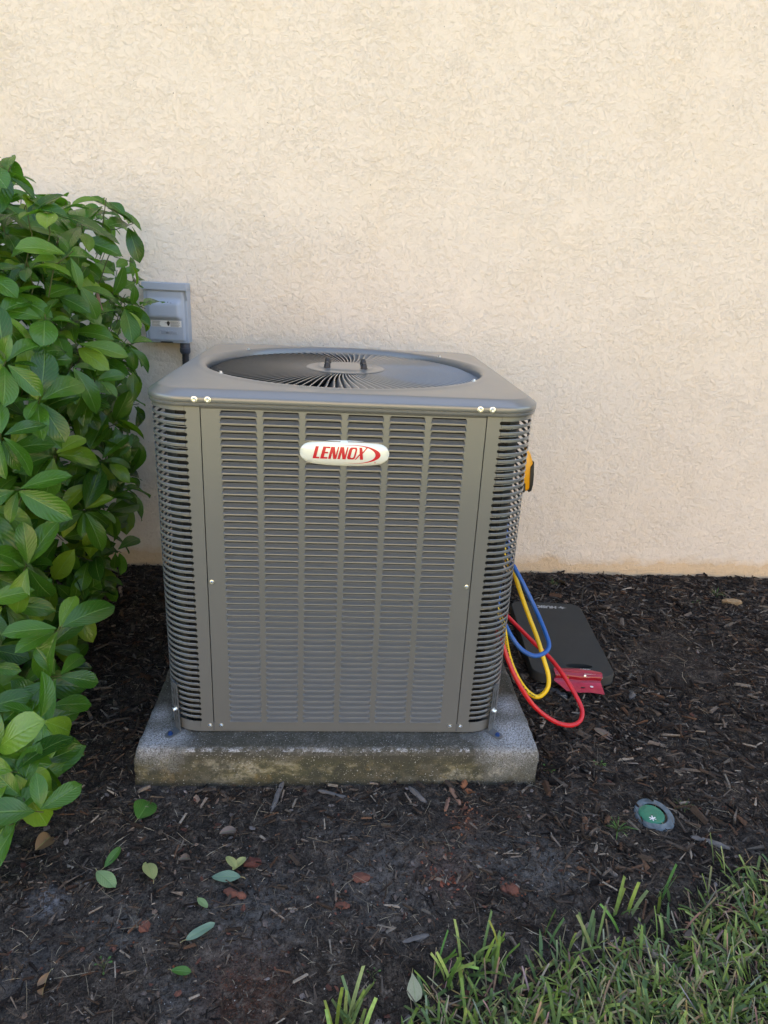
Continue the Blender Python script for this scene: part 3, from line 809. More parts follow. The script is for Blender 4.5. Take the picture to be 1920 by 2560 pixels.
# cover with a rounded bulge
vs = []; fs = []; nu, nv = 24, 32
for i in range(nu+1):
    for j in range(nv+1):
        x = -.0565+.113*i/nu; z = .004+.150*j/nv
        bx = sm(-.054, -.045, x)*(1-sm(.039, .048, x)); bz = sm(.066, .078, z)*(1-sm(.112, .132, z))
        e = 1 if i in (0, nu) or j in (0, nv) else 0
        vs.append((x, -.0535-.0125*bx*bz+.004*e, z))
for i in range(nu):
    for j in range(nv): a = i*(nv+1)+j; fs.append((a, a+nv+1, a+nv+2, a+1))
ob('cover', autosmooth(mesh('cover', vs, fs, DISC), 60), DB)
b = MB(); rbox(b, -.0645, .0655, -.0600, -.004, HB-.019, HB+.0015, .002)
b.add([(.0655, -.060, HB-.019), (.0655, -.004, HB-.019), (.0655, -.004, HB-.046), (.0655, -.052, HB-.046), (.0630, -.060, HB-.019), (.0630, -.004, HB-.019), (.0630, -.004, HB-.046), (.0630, -.052, HB-.046)],
      [(0, 1, 2, 3), (7, 6, 5, 4), (0, 3, 7, 4), (3, 2, 6, 7)])
ob('rain_hood', autosmooth(b.me('rain_hood', DISC), 40), DB)
b = MB(); b.box(-.044, .0455, -.0545, -.0533, .048, .0665); lab = ob('warning_label', b.me('warning_label', STICK), DB)
b = MB()
for x0 in (.0125, -.042):
    for k in range(6):
        z = .0635-k*.0026-(.0006 if k > 2 else 0); b.box(x0, x0+rnd(.022, .030), -.0549, -.0545, z-.0005, z+.0005)
b.add([(.0068+.0045*cos(a)*(1+.25*sin(3*a)), -.0549, .0575+.0068*sin(a)) for a in [2*pi*i/14 for i in range(14)]], [tuple(range(14))[::-1]])
for k in range(4): b.box(.0030+k*.002, .0043+k*.002, -.0549, -.0545, .0600, .0655-abs(k-1.6)*.0012)
b.box(-.0035, .004, -.0549, -.0545, .0590, .0602)
ob('label_print', b.me('label_print', BLKINK), lab)
tm = text_mesh('SIEMENS', .0150, DISC, .0003, .98, .0012)
ob('embossed_name', tm, DB, (.006, -.0542, .032), (radians(90), 0, 0))
b = MB(); b.box(.010, .0125, -.0667, -.0655, .1195, .1215, mi=0); b.box(.0175, .022, -.0667, -.0655, .1180, .1190); b.box(-.02, .016, -.0500, -.0490, .0, .004)
ob('paint_chip', b.me('paint_chip', BLKINK), DB)
# conduit: runs down the wall and disappears behind the cabinet
CD = thing('flexible_conduit', 'short black corrugated conduit dropping from the disconnect box', 'conduit', (-.494, .994, .776))
b = MB(); b.lathe([(.0135, 0), (.0150, -.003), (.0150, -.016), (.0162, -.017), (.0162, -.028), (.0135, -.033), (.0120, -.034)][::-1], 16, M=None); ob('connector', autosmooth(b.me('connector', CONN), 40), CD)
pts = crom([(0, 0, -.030), (0, .0, -.10), (.004, 0, -.22), (.03, -.01, -.36), (.10, -.06, -.45), (.16, -.16, -.48), (.20, -.275, -.47)], 26)
b = MB(); b.tube(pts, [.0098 if i % 2 else .0112 for i in range(len(pts))], 10); ob('hose', b.me('conduit', CORRUG, True), CD)

# ------------------------------------------------------------------ hoses
def hose(name, label, mat, px, ydep, r):
    pts = []; up = {'yellow_hose': (.50, .44), 'blue_hose': (.54, .49), 'red_hose': (.46, .40)}[name]
    for k, (x, y) in enumerate(px): pts.append(aty(x, y, ydep[k] if isinstance(ydep, list) else ydep))
    # both ends run back to the service side of the cabinet
    pts = [Vector((W2+.002, .42, up[0])), Vector((W2+.028, .36, up[0]+.015))]+pts+[Vector((W2+.028, .33, up[1]+.0)), Vector((W2+.002, .38, up[1]))]
    P = crom(pts, 10); b = MB(); b.tube(P, r, 12)
    o = thing(name, label, 'hose', me=b.me(name, mat, True)); return o, P
HY = .30
oy, Py = hose('yellow_hose', 'yellow refrigerant hose looping down beside the unit', YELH,
     [(1262, 1385), (1284, 1430), (1300, 1478), (1322, 1540), (1343, 1595), (1360, 1650), (1371, 1690), (1368, 1722), (1345, 1742), (1318, 1728), (1292, 1690), (1273, 1642), (1264, 1595), (1258, 1560), (1240, 1500)],
     [.30, .29, .27, .25, .22, .19, .17, .155, .15, .15, .15, .16, .17, .18, .22], .0054)
obl, Pb = hose('blue_hose', 'blue refrigerant hose, smallest loop, crossing in front of the yellow one', BLUEH,
     [(1272, 1385), (1287, 1420), (1308, 1460), (1335, 1515), (1355, 1560), (1370, 1600), (1371, 1620), (1358, 1634), (1333, 1639), (1302, 1622), (1279, 1592), (1263, 1562), (1245, 1530)],
     [.30, .28, .26, .24, .21, .18, .165, .155, .15, .16, .17, .19, .22], .0054)
ore, Pr = hose('red_hose', 'red refrigerant hose, longest loop, hanging nearly to the mulch', REDH,
     [(1240, 1512), (1268, 1540), (1300, 1572), (1338, 1610), (1375, 1645), (1410, 1690), (1440, 1740), (1455, 1775), (1450, 1802), (1425, 1813), (1385, 1803), (1335, 1765), (1295, 1705), (1270, 1650), (1253, 1600), (1235, 1560)],
     [.38, .36, .33, .29, .25, .20, .16, .135, .115, .105, .105, .11, .12, .14, .16, .20], .0054)
# worn print along the yellow hose
b = MB()
for i in range(104, 148):
    p = Py[i % len(Py)]; t = (Py[(i+1) % len(Py)]-p).normalized(); v = (CAM-p).normalized(); side = t.cross(v).normalized(); v = side.cross(t)*-1
    if v.dot(CAM-p) < 0: v = -v
    c = p+v*.0058+side*.0006
    for k in range(3):
        if random.random() < .75:
            c2 = c+t*k*.0016; a = rnd(.0005, .0009); bb = rnd(.0008, .0018)
            b.add([c2-t*a-side*bb, c2+t*a-side*bb, c2+t*a+side*bb, c2-t*a+side*bb], [(0, 1, 2, 3)])
ob('hose_print', b.me('hose_print', INK), oy)

# ------------------------------------------------------------------ clamp tool hanging at the side of the unit
tp = aty(1323, 1176, .16)
TL = thing('hand_tool', 'orange and black hand tool hanging behind the right side of the unit', 'tool', tp); TL.scale = (.82, .82, .82)
def prism(outline, d0, d1, mat, name, par, bev=.003):
    n = len(outline); cx_ = sum(p[0] for p in outline)/n; cz_ = sum(p[1] for p in outline)/n
    def ins(k): return [(cx_+(x-cx_)*k, cz_+(z-cz_)*k) for x, z in outline]
    b = MB(); rows = [(.90, d0), (1, d0+bev), (1, d1-bev), (.90, d1)]
    vs = [(x, y, z) for k, y in rows for x, z in ins(k)]
    b.add(vs, [(i*n+j, i*n+(j+1) % n, (i+1)*n+(j+1) % n, (i+1)*n+j) for i in range(3) for j in range(n)]+[tuple(range(n))[::-1], tuple(range(3*n, 4*n))])
    return ob(name, autosmooth(b.me(name, mat), 45), par)
prism([(-.018, .062), (-.012, .056), (-.004, .045), (.004, .022), (.006, -.01), (.004, -.046), (-.004, -.052), (-.018, -.052)], -.014, .014, ORANGE, 'tool_body', TL)
prism([(.0015, .020), (.006, .026), (.0095, -.005), (.0105, -.035), (.0085, -.050), (.002, -.055), (.001, -.030), (-.0015, .004), (-.002, .014)], -.0165, .0165, BLACK, 'grip', TL)
prism([(-.019, -.03), (-.010, -.03), (-.008, -.05), (-.010, -.056), (-.019, -.056)], -.0165, .0165, BLACK, 'grip', TL)
b = MB(); b.tube(crom([(-.012, 0, .055), (-.014, 0, .09), (-.020, .0, (BZ+HS+.004-tp.z)/.82)], 8), .0022, 6); ob('lanyard', b.me('lanyard', BLACK, True), TL)

# ------------------------------------------------------------------ kneeling pad
pc = [Vector(p) for p in ((.519, .319), (.741, .304), (.762, .72), (.552, .74))]
A0 = (pc[0]+pc[1]+pc[2]+pc[3])/4; PADR = math.atan2(-.0175, .216)
PAD = thing('kneeling_pad', 'dark grey foam kneeling pad lying on the mulch behind the hoses', 'pad', (A0.x, A0.y, .009), PADR)
pw, pl_, pt_ = .111, .209, .028
def pad():
    # rounded slab with a handle hole near the front edge
    outer = rr_(-pw, pw, -pl_, pl_, .034, 8)
    hole = []
    for i in range(36):
        a = radians(-90+10*i); hole.append((.022+.036*cos(a), -pl_+.048+.011*sin(a)))
    vs = []; fs = []; N = 36
    def rad(P, c):  # resample the outline by angle about c
        out = []
        for i in range(N):
            a = radians(-90+10*i); best = None
            dx, dy = cos(a), sin(a); n = len(P); tb = 0
            for k in range(n):
                (x1, y1), (x2, y2) = P[k], P[(k+1) % n]; ex, ey = x2-x1, y2-y1; den = dx*ey-dy*ex
                if abs(den) < 1e-9: continue
                t = ((x1-c[0])*ey-(y1-c[1])*ex)/den; s_ = ((x1-c[0])*dy-(y1-c[1])*dx)/den
                if t > 0 and -1e-6 <= s_ <= 1+1e-6: tb = max(tb, t)
            out.append((c[0]+dx*tb, c[1]+dy*tb))
        return out
    n = len(outer)
    # top face as polygon bridging through two halves is avoided: sunken dark hole plate sits 2 mm proud instead
    rows = [(1, .001), (1, pt_-.003), (.992, pt_-.0008), (.983, pt_)]
    for k, z in rows:
        vs += [(x*k, y*(1-(1-k)*.53), z) for x, y in outer]
    for i in range(3):
        for j in range(n): fs.append((i*n+j, i*n+(j+1) % n, (i+1)*n+(j+1) % n, (i+1)*n+j))
    # top with real hole: ring faces between outline and hole by angle
    c = (.022, -pl_+.048)
    top_o = vs[3*n:4*n]
    import bmesh
    bm = bmesh.new(); bv = [bm.verts.new(v) for v in vs]
    for f in fs: bm.faces.new([bv[i] for i in f])
    ht = [bm.verts.new((x, y, pt_)) for x, y in hole]; hb = [bm.verts.new((x, y, .002)) for x, y in hole]
    for i in range(N): bm.faces.new((ht[(i+1) % N], ht[i], hb[i], hb[(i+1) % N]))
    edges = [bm.edges.get((bv[3*n+i], bv[3*n+(i+1) % n])) for i in range(n)]
    edges += [bm.edges.get((ht[i], ht[(i+1) % N])) for i in range(N)]
    bmesh.ops.triangle_fill(bm, use_beauty=True, use_dissolve=False, edges=edges)
    bm.normal_update(); me = bpy.data.meshes.new('pad'); bm.to_mesh(me); bm.free(); me.materials.append(FOAM); return autosmooth(me, 40)
ob('foam_body', pad(), PAD)
tm = text_mesh('HUSKY', .0210, FOAMP, .0012, 1.12, .0002, .18)
ob('lettering', tm, PAD, (-.004, pl_-.032, pt_+.0006), (0, 0, pi))
b = MB(); k = .0115
b.add([(-x*k+.046, -y*k+pl_-.032, pt_+.0008) for x, y in [(-1.6, .1), (-.7, .35), (-.2, .9), (.05, .35), (1.0, .5), (.3, .1), (1.1, -.05), (.3, -.2), (-.1, -.8), (-.35, -.3), (-1.0, -.35), (-.5, -.02)]], [tuple(range(12))])
ob('emblem', b.me('emblem', FOAMP), PAD)
# card label folded over the handle
CX = .058; yb = -pl_
prof = [(yb+.030, pt_+.0012), (yb+.026, pt_+.0060), (yb+.012, pt_+.0100), (yb+.004, pt_+.0105), (yb-.003, pt_+.0050), (yb-.006, pt_-.001), (yb-.004, pt_-.008), (yb-.008, pt_-.012), (yb-.034, pt_-.016), (yb-.046, pt_-.0190)]
x0s = [-.048, -.056, -.066, -.0665, -.064, -.062, -.064, -.066, -.048, -.040]
x1s = [.020, .038, .058, .060, .060, .058, .056, .056, .057, .057]
vs = []; fs = []; mi = []; NX = 12
for (y, z), a, c in zip(prof, x0s, x1s):
    for i in range(NX+1):
        t = i/NX; vs.append((a+(c-a)*t+.010, y-.004*t, z+.0012*sin(t*9+y*90)))
for i in range(len(prof)-1):
    for j in range(NX): k = i*(NX+1)+j; fs.append((k, k+NX+1, k+NX+2, k+1)); mi.append(1 if 2 < i < 7 else 0)
lc = ob('card_label', autosmooth(mesh('card_label', vs, fs, [CARD, CARDB], mi=mi), 50), PAD)
def discm(c, r, mat, name, par, n=16, sy=1):
    b = MB(); b.add([(c[0]+r*cos(2*pi*i/n), c[1]+r*sy*sin(2*pi*i/n), c[2]) for i in range(n)], [tuple(range(n))]); return ob(name, b.me(name, mat), par)
for x, zz_ in ((-.016, 0), (.038, 0)): discm((x, yb-.029, pt_-.0125), .0042, WHITEP, 'white_dot', lc)
b = MB(); b.add([(.014+.0065*cos(2*pi*i/16)*1.0, yb-.034+.0026*sin(2*pi*i/16), pt_-.0132) for i in range(16)], [tuple(range(16))]); ob('hang_hole', b.me('hang_hole', DARK), lc)
tm = text_mesh('HUSKY', .0088, WHITEP, .0003, 1.0, .0, .15); ob('lettering', tm, lc, (.030, yb+.0190, pt_+.0092), (radians(16), 0, pi))
b = MB()
for k, (x0, x1, y, z) in enumerate([(.022, .052, yb-.0030, pt_+.0072), (.026, .070, yb-.0072, pt_+.0002), (.034, .068, yb-.0074, pt_-.0030)]):
    x = x0
    while x < x1: wdd = rnd(.0012, .004); b.add([(x, y, z), (x+wdd, y, z), (x+wdd, y-.0004, z+.0018), (x, y-.0004, z+.0018)], [(0, 1, 2, 3)]); x += wdd+.0008
ob('small_print', b.me('small_print', WHITEP), lc)
b = MB(); b.add([(-.034, yb-.0075, pt_-.0045), (-.018, yb-.0080, pt_-.0045), (-.018, yb-.0085, pt_-.0005), (-.034, yb-.0080, pt_-.0005)], [(0, 1, 2, 3)]); ob('yellow_mark', b.me('yellow_mark', CARDY), lc)
b = MB(); b.lathe([(.0035, 0), (.0030, .0012), (.001, .0016)], 10, M=Matrix.Translation((.024, yb-.0055, pt_+.004)) @ Matrix.Rotation(radians(70), 4, 'X')); ob('rivet', b.me('rivet', ZINC), lc)

# ------------------------------------------------------------------ cleanout cap in the ground
vc = atz(1637, 2030, .006)
VC = thing('cleanout_cap', 'green round plastic cap in a grey pipe ring half buried in the mulch', 'pipe cap', (vc.x, vc.y, gh(vc.x, vc.y)-.0065))
b = MB(); b.lathe([(.0245, .0075), (.026, .0095), (.030, .0090), (.0365, .0085), (.0385, .006), (.0385, -.01)], 40, cap=False)
b.v = [(x, y*1.15, z-.10*max(0, -x-.005)) for x, y, z in b.v]; ob('pipe_ring', autosmooth(b.me('pipe_ring', GREYP), 40), VC)
b = MB(); b.lathe([(.026, .003), (.0255, .0090), (.0235, .0108), (.010, .0112), (.003, .0112)], 36); b.v = [(x-.007, y-.002, z-.12*max(0, -x-.002)) for x, y, z in b.v]
cap = ob('cap_disc', autosmooth(b.me('cap_disc', GREENC), 40), VC)
b = MB()
for a in (20, 80, 150):
    a = radians(a); d = Vector((cos(a), sin(a), 0)); t = Vector((-d.y, d.x, 0)); c = Vector((-.012, -.017, .0122)); b.add([c-d*.007-t*.001, c+d*.007-t*.001, c+d*.007+t*.001, c-d*.007+t*.001], [(0, 1, 2, 3)]); c.z += .0003
b.v = [(x, y, z-.12*max(0, -x-.009)+.0006) for x, y, z in b.v]
ob('white_mark', b.me('white_mark', WHITEP), cap)
CRUM = []

# thin black irrigation line
P = crom([aty(x, y, .6) for x, y in []] or [atz(x, y, .012) for x, y in [(1458, 1512), (1455, 1490), (1462, 1470), (1488, 1457), (1520, 1462), (1531, 1480), (1515, 1497), (1478, 1505), (1466, 1522), (1500, 1545), (1545, 1572), (1580, 1586), (1606, 1586)]], 8)
b = MB(); b.tube([(p.x, p.y, gh(p.x, p.y)+.007) for p in P], .0026, 7)
thing('irrigation_line', 'thin black irrigation tube curling over the mulch right of the pad', 'tube', me=b.me('irrigation_line', BLACK, True))

# ------------------------------------------------------------------ mulch, straw, crumbs
def inside(x, y):
    return SLAB[0]-.004 < x < SLAB[1]+.004 and SLAB[2]-.003 < y < SLAB[3]+.004
bare = [(atz(1680, 1650), .15)]
BC_ = [(.018, .012, .009), (.030, .021, .016), (.046, .033, .025), (.070, .052, .040), (.11, .085, .066), (.024, .016, .012), (.17, .13, .10), (.10, .052, .030), (.060, .038, .025), (.24, .195, .15), (.085, .055, .036)]
def chip(b, p, L, Wd, T, yaw, tilt, roll_, c):
    M = Matrix.Translation(p) @ Euler((roll_, tilt, yaw)).to_matrix().to_4x4()
    j = lambda a: a*rnd(.55, 1.1); bend = rnd(-.15, .15)*L
    e0, e1 = rnd(.15, 1), rnd(.0, .9); s0, s1 = rnd(-.5, .5)*Wd, rnd(-.5, .5)*Wd
    vs = [(-L*rnd(.75, 1), -j(Wd)*e0+s0, -T), (L*rnd(.75, 1), -j(Wd)*e1+bend, -T), (L*rnd(.75, 1), j(Wd)*e1+bend, -T), (-L*rnd(.75, 1), j(Wd)*e0+s0, -T),
          (-L*rnd(.5, .95), -j(Wd)*.8*e0+s0, T*rnd(.5, 1.5)), (L*rnd(.5, .95), -j(Wd)*.7*e1+bend, T*rnd(.3, 1.6)), (L*rnd(.5, .95), j(Wd)*.6*e1+bend, T*rnd(.3, 1.6)), (-L*rnd(.5, .95), j(Wd)*.8*e0+s0, T*rnd(.5, 1.5))]
    b.add([M @ Vector(v) for v in vs], [(0,3,2,1),(4,5,6,7),(0,1,5,4),(1,2,6,5),(2,3,7,6),(3,0,4,7)], c)
def density(x, y):
    d = 1.0
    if x > .43 or x < -.42: d = 1.5
    if y < -.06: d = .85 + .25*sm(.2, .6, x)
    if -.12 < y < -.05: d = 1.0
    if y > .85: d = 1.6
    for p, r in bare:
        q_ = ((x-p.x)**2+((y-p.y)*.8)**2)**.5
        d *= .10+.90*sm(r*.6, r*1.2, q_+.05*noise.noise(Vector((x*12, y*12, 0))))
    if lawn_d(x, y) > -.01: d *= .35
    return d*(.65+.7*abs(noise.noise(Vector((x*5, y*5, 1)))*2))
b = MB(); cnt = 0
while cnt < 50000:
    x = rnd(-1.25, 1.85); y = rnd(-.8, 1.012)
    if x > 1.5 and random.random() < .5: continue
    if inside(x, y) or random.random() > density(x, y)/1.7 or ((x-vc.x-.004)**2+(y-vc.y)**2 < .043**2 and (x > vc.x-.022 or random.random() < .6)): continue
    cnt += 1
    big = random.random()**2.6; L = .0030+.022*big*(.95 if x > .4 or y > .1 else .62); Wd = L*(rnd(.05, .17) if random.random() < .8 else rnd(.17, .36))+.0005; T = Wd*rnd(.25, .6)+.0004
    c = random.choice(BC_ if random.random() < .78 else BC_[:4]); k = rnd(.45, 1.6); c = tuple(min(.5, a*k) for a in c)
    yaw = rnd(0, pi)
    ex = .006 if inside(x+.02, y) or inside(x-.02, y) or inside(x, y+.02) else 0
    chip(b, (x, y, gh(x, y)+T+rnd(-.003, .0085)), L, Wd, T, yaw, rnd(-.35, .35), rnd(-.7, .7), c)
for _ in range(2600):        # flat flakes of bark and rotten leaf
    x = rnd(-1.2, 1.6); y = rnd(-.72, 1.0) if random.random() < .45 else rnd(-.72, -.05)
    if inside(x, y) or (x-vc.x)**2+(y-vc.y)**2 < .05**2: continue
    n = random.choice((5, 6, 7)); r_ = rnd(.0018, .0062)*random.choice((1, 1, 1.5)); z = gh(x, y)+rnd(.001, .006); el = rnd(.35, .9)
    M = Matrix.Translation((x, y, z)) @ Euler((rnd(-.5, .5), rnd(-.5, .5), rnd(0, 6.3))).to_matrix().to_4x4(); c = random.choice([(.17, .13, .11), (.12, .085, .06), (.22, .18, .16), (.08, .06, .05), (.26, .17, .12), (.15, .06, .04)]); k = rnd(.5, 1.1)
    rim = [(r_*cos(2*pi*i/n)*rnd(.7, 1.15), r_*el*sin(2*pi*i/n)*rnd(.7, 1.15), rnd(-.0008, .0012)) for i in range(n)]
    b.add([M @ Vector(p) for p in rim]+[M @ Vector((0, 0, .0012))], [(i, (i+1) % n, n) for i in range(n)], tuple(a*k for a in c))
ob('bark_mulch', b.me('bark_mulch', BARK), kind='stuff')
b = MB(); cnt = 0
SC = [(.33, .26, .17), (.21, .16, .11), (.13, .10, .07), (.45, .37, .26), (.08, .06, .045), (.19, .16, .13)]
while cnt < 8500:
    x = rnd(-1.25, 1.85); y = rnd(-.8, 1.01)
    if inside(x, y): continue
    fw = 1.0 if y < -.06 else .6
    if random.random() > fw: continue
    cl = abs(noise.noise(Vector((x*6, y*6, 7))))*2.2+.25
    if random.random() > cl: continue
    cnt += 1; L = rnd(.003, .012) if random.random() < .85 else rnd(.012, .032); r_ = rnd(.0002, .00065)
    a = rnd(0, 2*pi); bend = rnd(-.4, .4)*random.random()**2; z = gh(x, y)+rnd(.001, .007)
    P = [(x+cos(a-bend)*-L, y+sin(a-bend)*-L, z+rnd(-.001, .003)), (x, y, z+.0015), (x+cos(a+bend)*L, y+sin(a+bend)*L, z+rnd(-.002, .003))]
    k = rnd(.6, 1.1); c = tuple(q_*k for q_ in random.choice(SC)); b.tube(P, [r_*.6, r_, r_*.5], 3, c, cap=False)
ob('dry_straw', b.me('dry_straw', STRAW), kind='stuff')
b = MB()
OCT = [(1, 0, 0), (-1, 0, 0), (0, 1, 0), (0, -1, 0), (0, 0, 1), (0, 0, -1)]; OF = [(0,2,4),(2,1,4),(1,3,4),(3,0,4),(2,0,5),(1,2,5),(3,1,5),(0,3,5)]
def crumb(b, x, y, z, r, c):
    rs = [rnd(.5, 1.2)*r for _ in range(6)]; M = Euler((rnd(0, 6), rnd(0, 6), rnd(0, 6))).to_matrix()
    b.add([(M @ Vector(v))*rs[i]+Vector((x, y, z)) for i, v in enumerate(OCT)], OF, c)
cnt = 0
while cnt < 34000:
    x = rnd(-1.2, 1.8); y = rnd(-.8, 1.0)
    if inside(x, y): continue
    cnt += 1; t = random.random()
    if t < .82: c = random.choice([(.026, .018, .014), (.045, .033, .025), (.07, .053, .041), (.10, .08, .062)]); r_ = rnd(.0009, .0038)
    elif t < .90: c = (.42, .40, .36); r_ = rnd(.0005, .0016)
    elif t < .94: c = (.20, .07, .035); r_ = rnd(.0008, .0024)
    else: c = random.choice([(.13, .12, .11), (.16, .13, .10), (.10, .08, .06)]); r_ = rnd(.0008, .0030)
    crumb(b, x, y, gh(x, y)+r_*.3, r_, c)
for px, py, s_, n_, c in [(1115, 2180, .045, 70, (.26, .095, .06)), (1110, 2200, .012, 35, (.26, .085, .05)), (1160, 2040, .026, 45, (.30, .12, .065)), (1148, 2075, .010, 20, (.32, .12, .06)), (613, 2470, .045, 350, (.15, .055, .028)), (1280, 2225, .012, 22, (.26, .085, .05)), (850, 2260, .02, 20, (.24, .09, .06))]:
    p = atz(px, py)
    for _ in range(n_):
        x = random.gauss(p.x, s_); y = random.gauss(p.y, s_*.9)
        if inside(x, y): continue
        r_ = rnd(.0008, .0042) if n_ < 300 else rnd(.0006, .0017); k = rnd(.5, 1.2); crumb(b, x, y, gh(x, y)+r_*.4, r_, tuple(a*k for a in c))
ob('soil_crumbs', b.me('soil_crumbs', CRUMB), kind='stuff')

# ------------------------------------------------------------------ individually visible fragments
def rock(px, py, L, Wd, T, ang, mat, name, label, cat, seed, rows=5):
    p = atz(px, py, .006); vs = []; fs = []; n = 7
    for i in range(rows+1):
        t = -1+2*i/rows; k = sqrt(max(.25, 1-abs(t)**6))*(1+.25*noise.noise(Vector((t*3.3, seed*2.1, 1))))
        for j in range(n):
            a = 2*pi*j/n; q_ = 1+.75*noise.noise(Vector((t*2.6+seed*3.7, cos(a)*1.6+seed, sin(a)*1.6)))
            vs.append((t*L*(.92+.16*noise.noise(Vector((j*1.7, seed, t)))), cos(a)*Wd*k*q_+.18*Wd*noise.noise(Vector((t*1.5, seed, 4))), sin(a)*T*k*q_))
    for i in range(rows):
        for j in range(n): fs.append((i*n+j, i*n+(j+1) % n, (i+1)*n+(j+1) % n, (i+1)*n+j))
    fs += [tuple(range(n)), tuple(range(rows*n, rows*n+n))[::-1]]
    o = thing(name, label, cat, (p.x, p.y, gh(p.x, p.y)+T*.75), me=autosmooth(mesh(name, vs, fs, mat), 14)); o.rotation_euler = (rnd(-.2, .2), rnd(-.12, .12), radians(ang)); return o
rock(903, 2194, .0165, .0095, .004, 8, BRICKM, 'brick_fragment', 'flat orange-red brick fragment on bare soil at centre below the slab', 'brick fragment', 1)
rock(587, 2236, .023, .0065, .005, -22, BRICKM, 'brick_fragment', 'long red-brown brick sliver just below the grey-green fallen leaf', 'brick fragment', 2)
rock(631, 2157, .017, .009, .005, 20, simple('dark_red', (.10, .035, .025), .9, 0, .2, .4, 90, .8, 260, .002), 'brick_fragment', 'dark maroon brick piece right of the split yellow leaf', 'brick fragment', 3)
rock(362, 2322, .010, .008, .004, 60, BRICKM, 'brick_fragment', 'small pinkish brick bit left of the pointed pale green leaf', 'brick fragment', 4)
rock(857, 2264, .013, .007, .004, -8, BRICKM, 'brick_fragment', 'reddish brick chip below the flat orange-red fragment', 'brick fragment', 5)
rock(1283, 2230, .0105, .0105, .008, 40, BRICKM, 'brick_fragment', 'chunky red-brown lump among small crumbs near the lawn edge', 'brick fragment', 6)
rock(1262, 2226, .0075, .007, .006, 10, BRICKM, 'brick_fragment', 'smaller red lump touching the chunky one near the lawn', 'brick fragment', 7)
rock(1160, 1960, .0195, .0070, .007, 76, BRICKO, 'bark_chunk', 'bright orange bark chunk standing against the slab front', 'wood chunk', 8)
rock(1170, 1983, .0085, .006, .005, 5, BRICKO, 'bark_chunk', 'small orange bark lump at the foot of the bright orange chunk', 'wood chunk', 9)
rock(1137, 1992, .0260, .0050, .004, -72, simple('pinkish_wood', (.27, .15, .10), .88, 0, .2, .35, 90, .8, 200, .002), 'bark_chunk', 'upright pinkish wood sliver left of the orange bark chunk', 'wood chunk', 10)
rock(1117, 2015, .0240, .0045, .004, 72, simple('pink_wood_b', (.24, .13, .09), .88, 0, .2, .35, 90, .8, 200, .002), 'bark_chunk', 'slanted pinkish sliver crossing the foot of the upright one', 'wood chunk', 11)
rock(1044, 1990, .0270, .0058, .004, -52, GREYWOOD, 'bark_chunk', 'grey-brown wood chip slanting below the slab, left of the pink slivers', 'wood chunk', 12)
rock(1828, 1510, .034, .017, .012, -14, ROTWOOD, 'bark_chunk', 'pale tan rotten wood chunk near the wall at far right', 'wood chunk', 13)
rock(1580, 1740, .017, .0075, .006, 55, GREYWOOD, 'bark_chunk', 'grey-brown bark piece right of the red card label', 'wood chunk', 14)
rock(1396, 1727, .030, .010, .007, -48, simple('grey_bark', (.07, .07, .072), .85, 0, .2, .4, 90, .6, 200, .002), 'bark_chunk', 'dark grey bark piece under the left end of the red card', 'wood chunk', 15)
rock(693, 1990, .0420, .0058, .005, 76, GREYWOOD, 'stick', 'weathered grey stick pointing away from the slab front', 'stick', 16, 8)
rock(832, 1984, .034, .0042, .003, -14, GREYWOOD, 'stick', 'long thin curved bark stick lying along the slab front', 'stick', 17, 8)
rock(1776, 2102, .038, .0055, .004, -22, GREYWOOD, 'stick', 'grey stick lying right of the green cap', 'stick', 18, 8)
rock(1040, 2345, .026, .0045, .003, 20, GREYWOOD, 'stick', 'grey bark strip on dark soil above the lawn', 'stick', 19)

# ------------------------------------------------------------------ leaf shapes
def leaf_geo(L=1.0, wr=.42, fold=.18, bend=.25, wave=.03, nu=6, nv=4, peak=.58, tip=1.0, tw=0.0, seed=0):
    """leaf along +x, up +z; returns verts, faces, uvs"""
    vs = []; uv = []; fs = []
    for i in range(nu+1):
        t = i/nu; s = 1-(1-t)**1.25 if t > .5 else t
        e = math.log(.5)/math.log(peak); u = t**e
        hw = wr*.5*L*(sin(pi*min(1, u)))**(.70 if t < peak else .52) if 0 < t < 1 else (.012*L if t == 0 else .006*L)
        ang = bend*t*t; x = L*(t-.16*bend*bend*t**3); z = -bend*.5*L*t*t
        tws = tw*t
        for j in range(nv+1):
            v = -1+2*j/nv; y = v*hw; zz_ = z+fold*abs(v)**1.3*hw+wave*L*sin(t*7+seed+v*1.7)*abs(v)*(.3+t)
            vs.append((x, y*cos(tws), zz_+y*sin(tws))); uv.append((t, .5+v*.5))
    for i in range(nu):
        for j in range(nv): a = i*(nv+1)+j; fs.append((a, a+nv+1, a+nv+2, a+1))
    return vs, fs, uv
def fallen(px, py, Lpx, ang, kind, label, wr=.45, fold=.15, bend=.2, z=.006, peak=.5, tilt=(0, 0), stem=True):
    p = atz(px, py, z); _, _, dep = project(p); L = Lpx*dep/FPX*1.12
    vs, fs, uv = leaf_geo(L, wr, fold, bend, .025, 10, 6, peak, seed=px)
    vs = [(x-L/2, y, zz_) for x, y, zz_ in vs]
    o = thing('fallen_leaf', label, 'leaf', (p.x, p.y, gh(p.x, p.y)+z+.006), group='fallen leaves', me=None)
    o.rotation_euler = (tilt[0], tilt[1], radians(ang))
    ob('blade', mesh('fallen_leaf', vs, fs, FL[kind], True, uvs=uv), o)
    if stem:
        b = MB(); b.tube([(-L/2+.002, 0, 0), (-L/2-L*.08, .001, .001), (-L/2-L*.16, .002, -.001)], L*.014, 5); ob('leaf_stalk', b.me('leaf_stalk', STRAWS), o)
    return o
STRAWS = simple('leaf_stalk', (.22, .18, .08), .7)
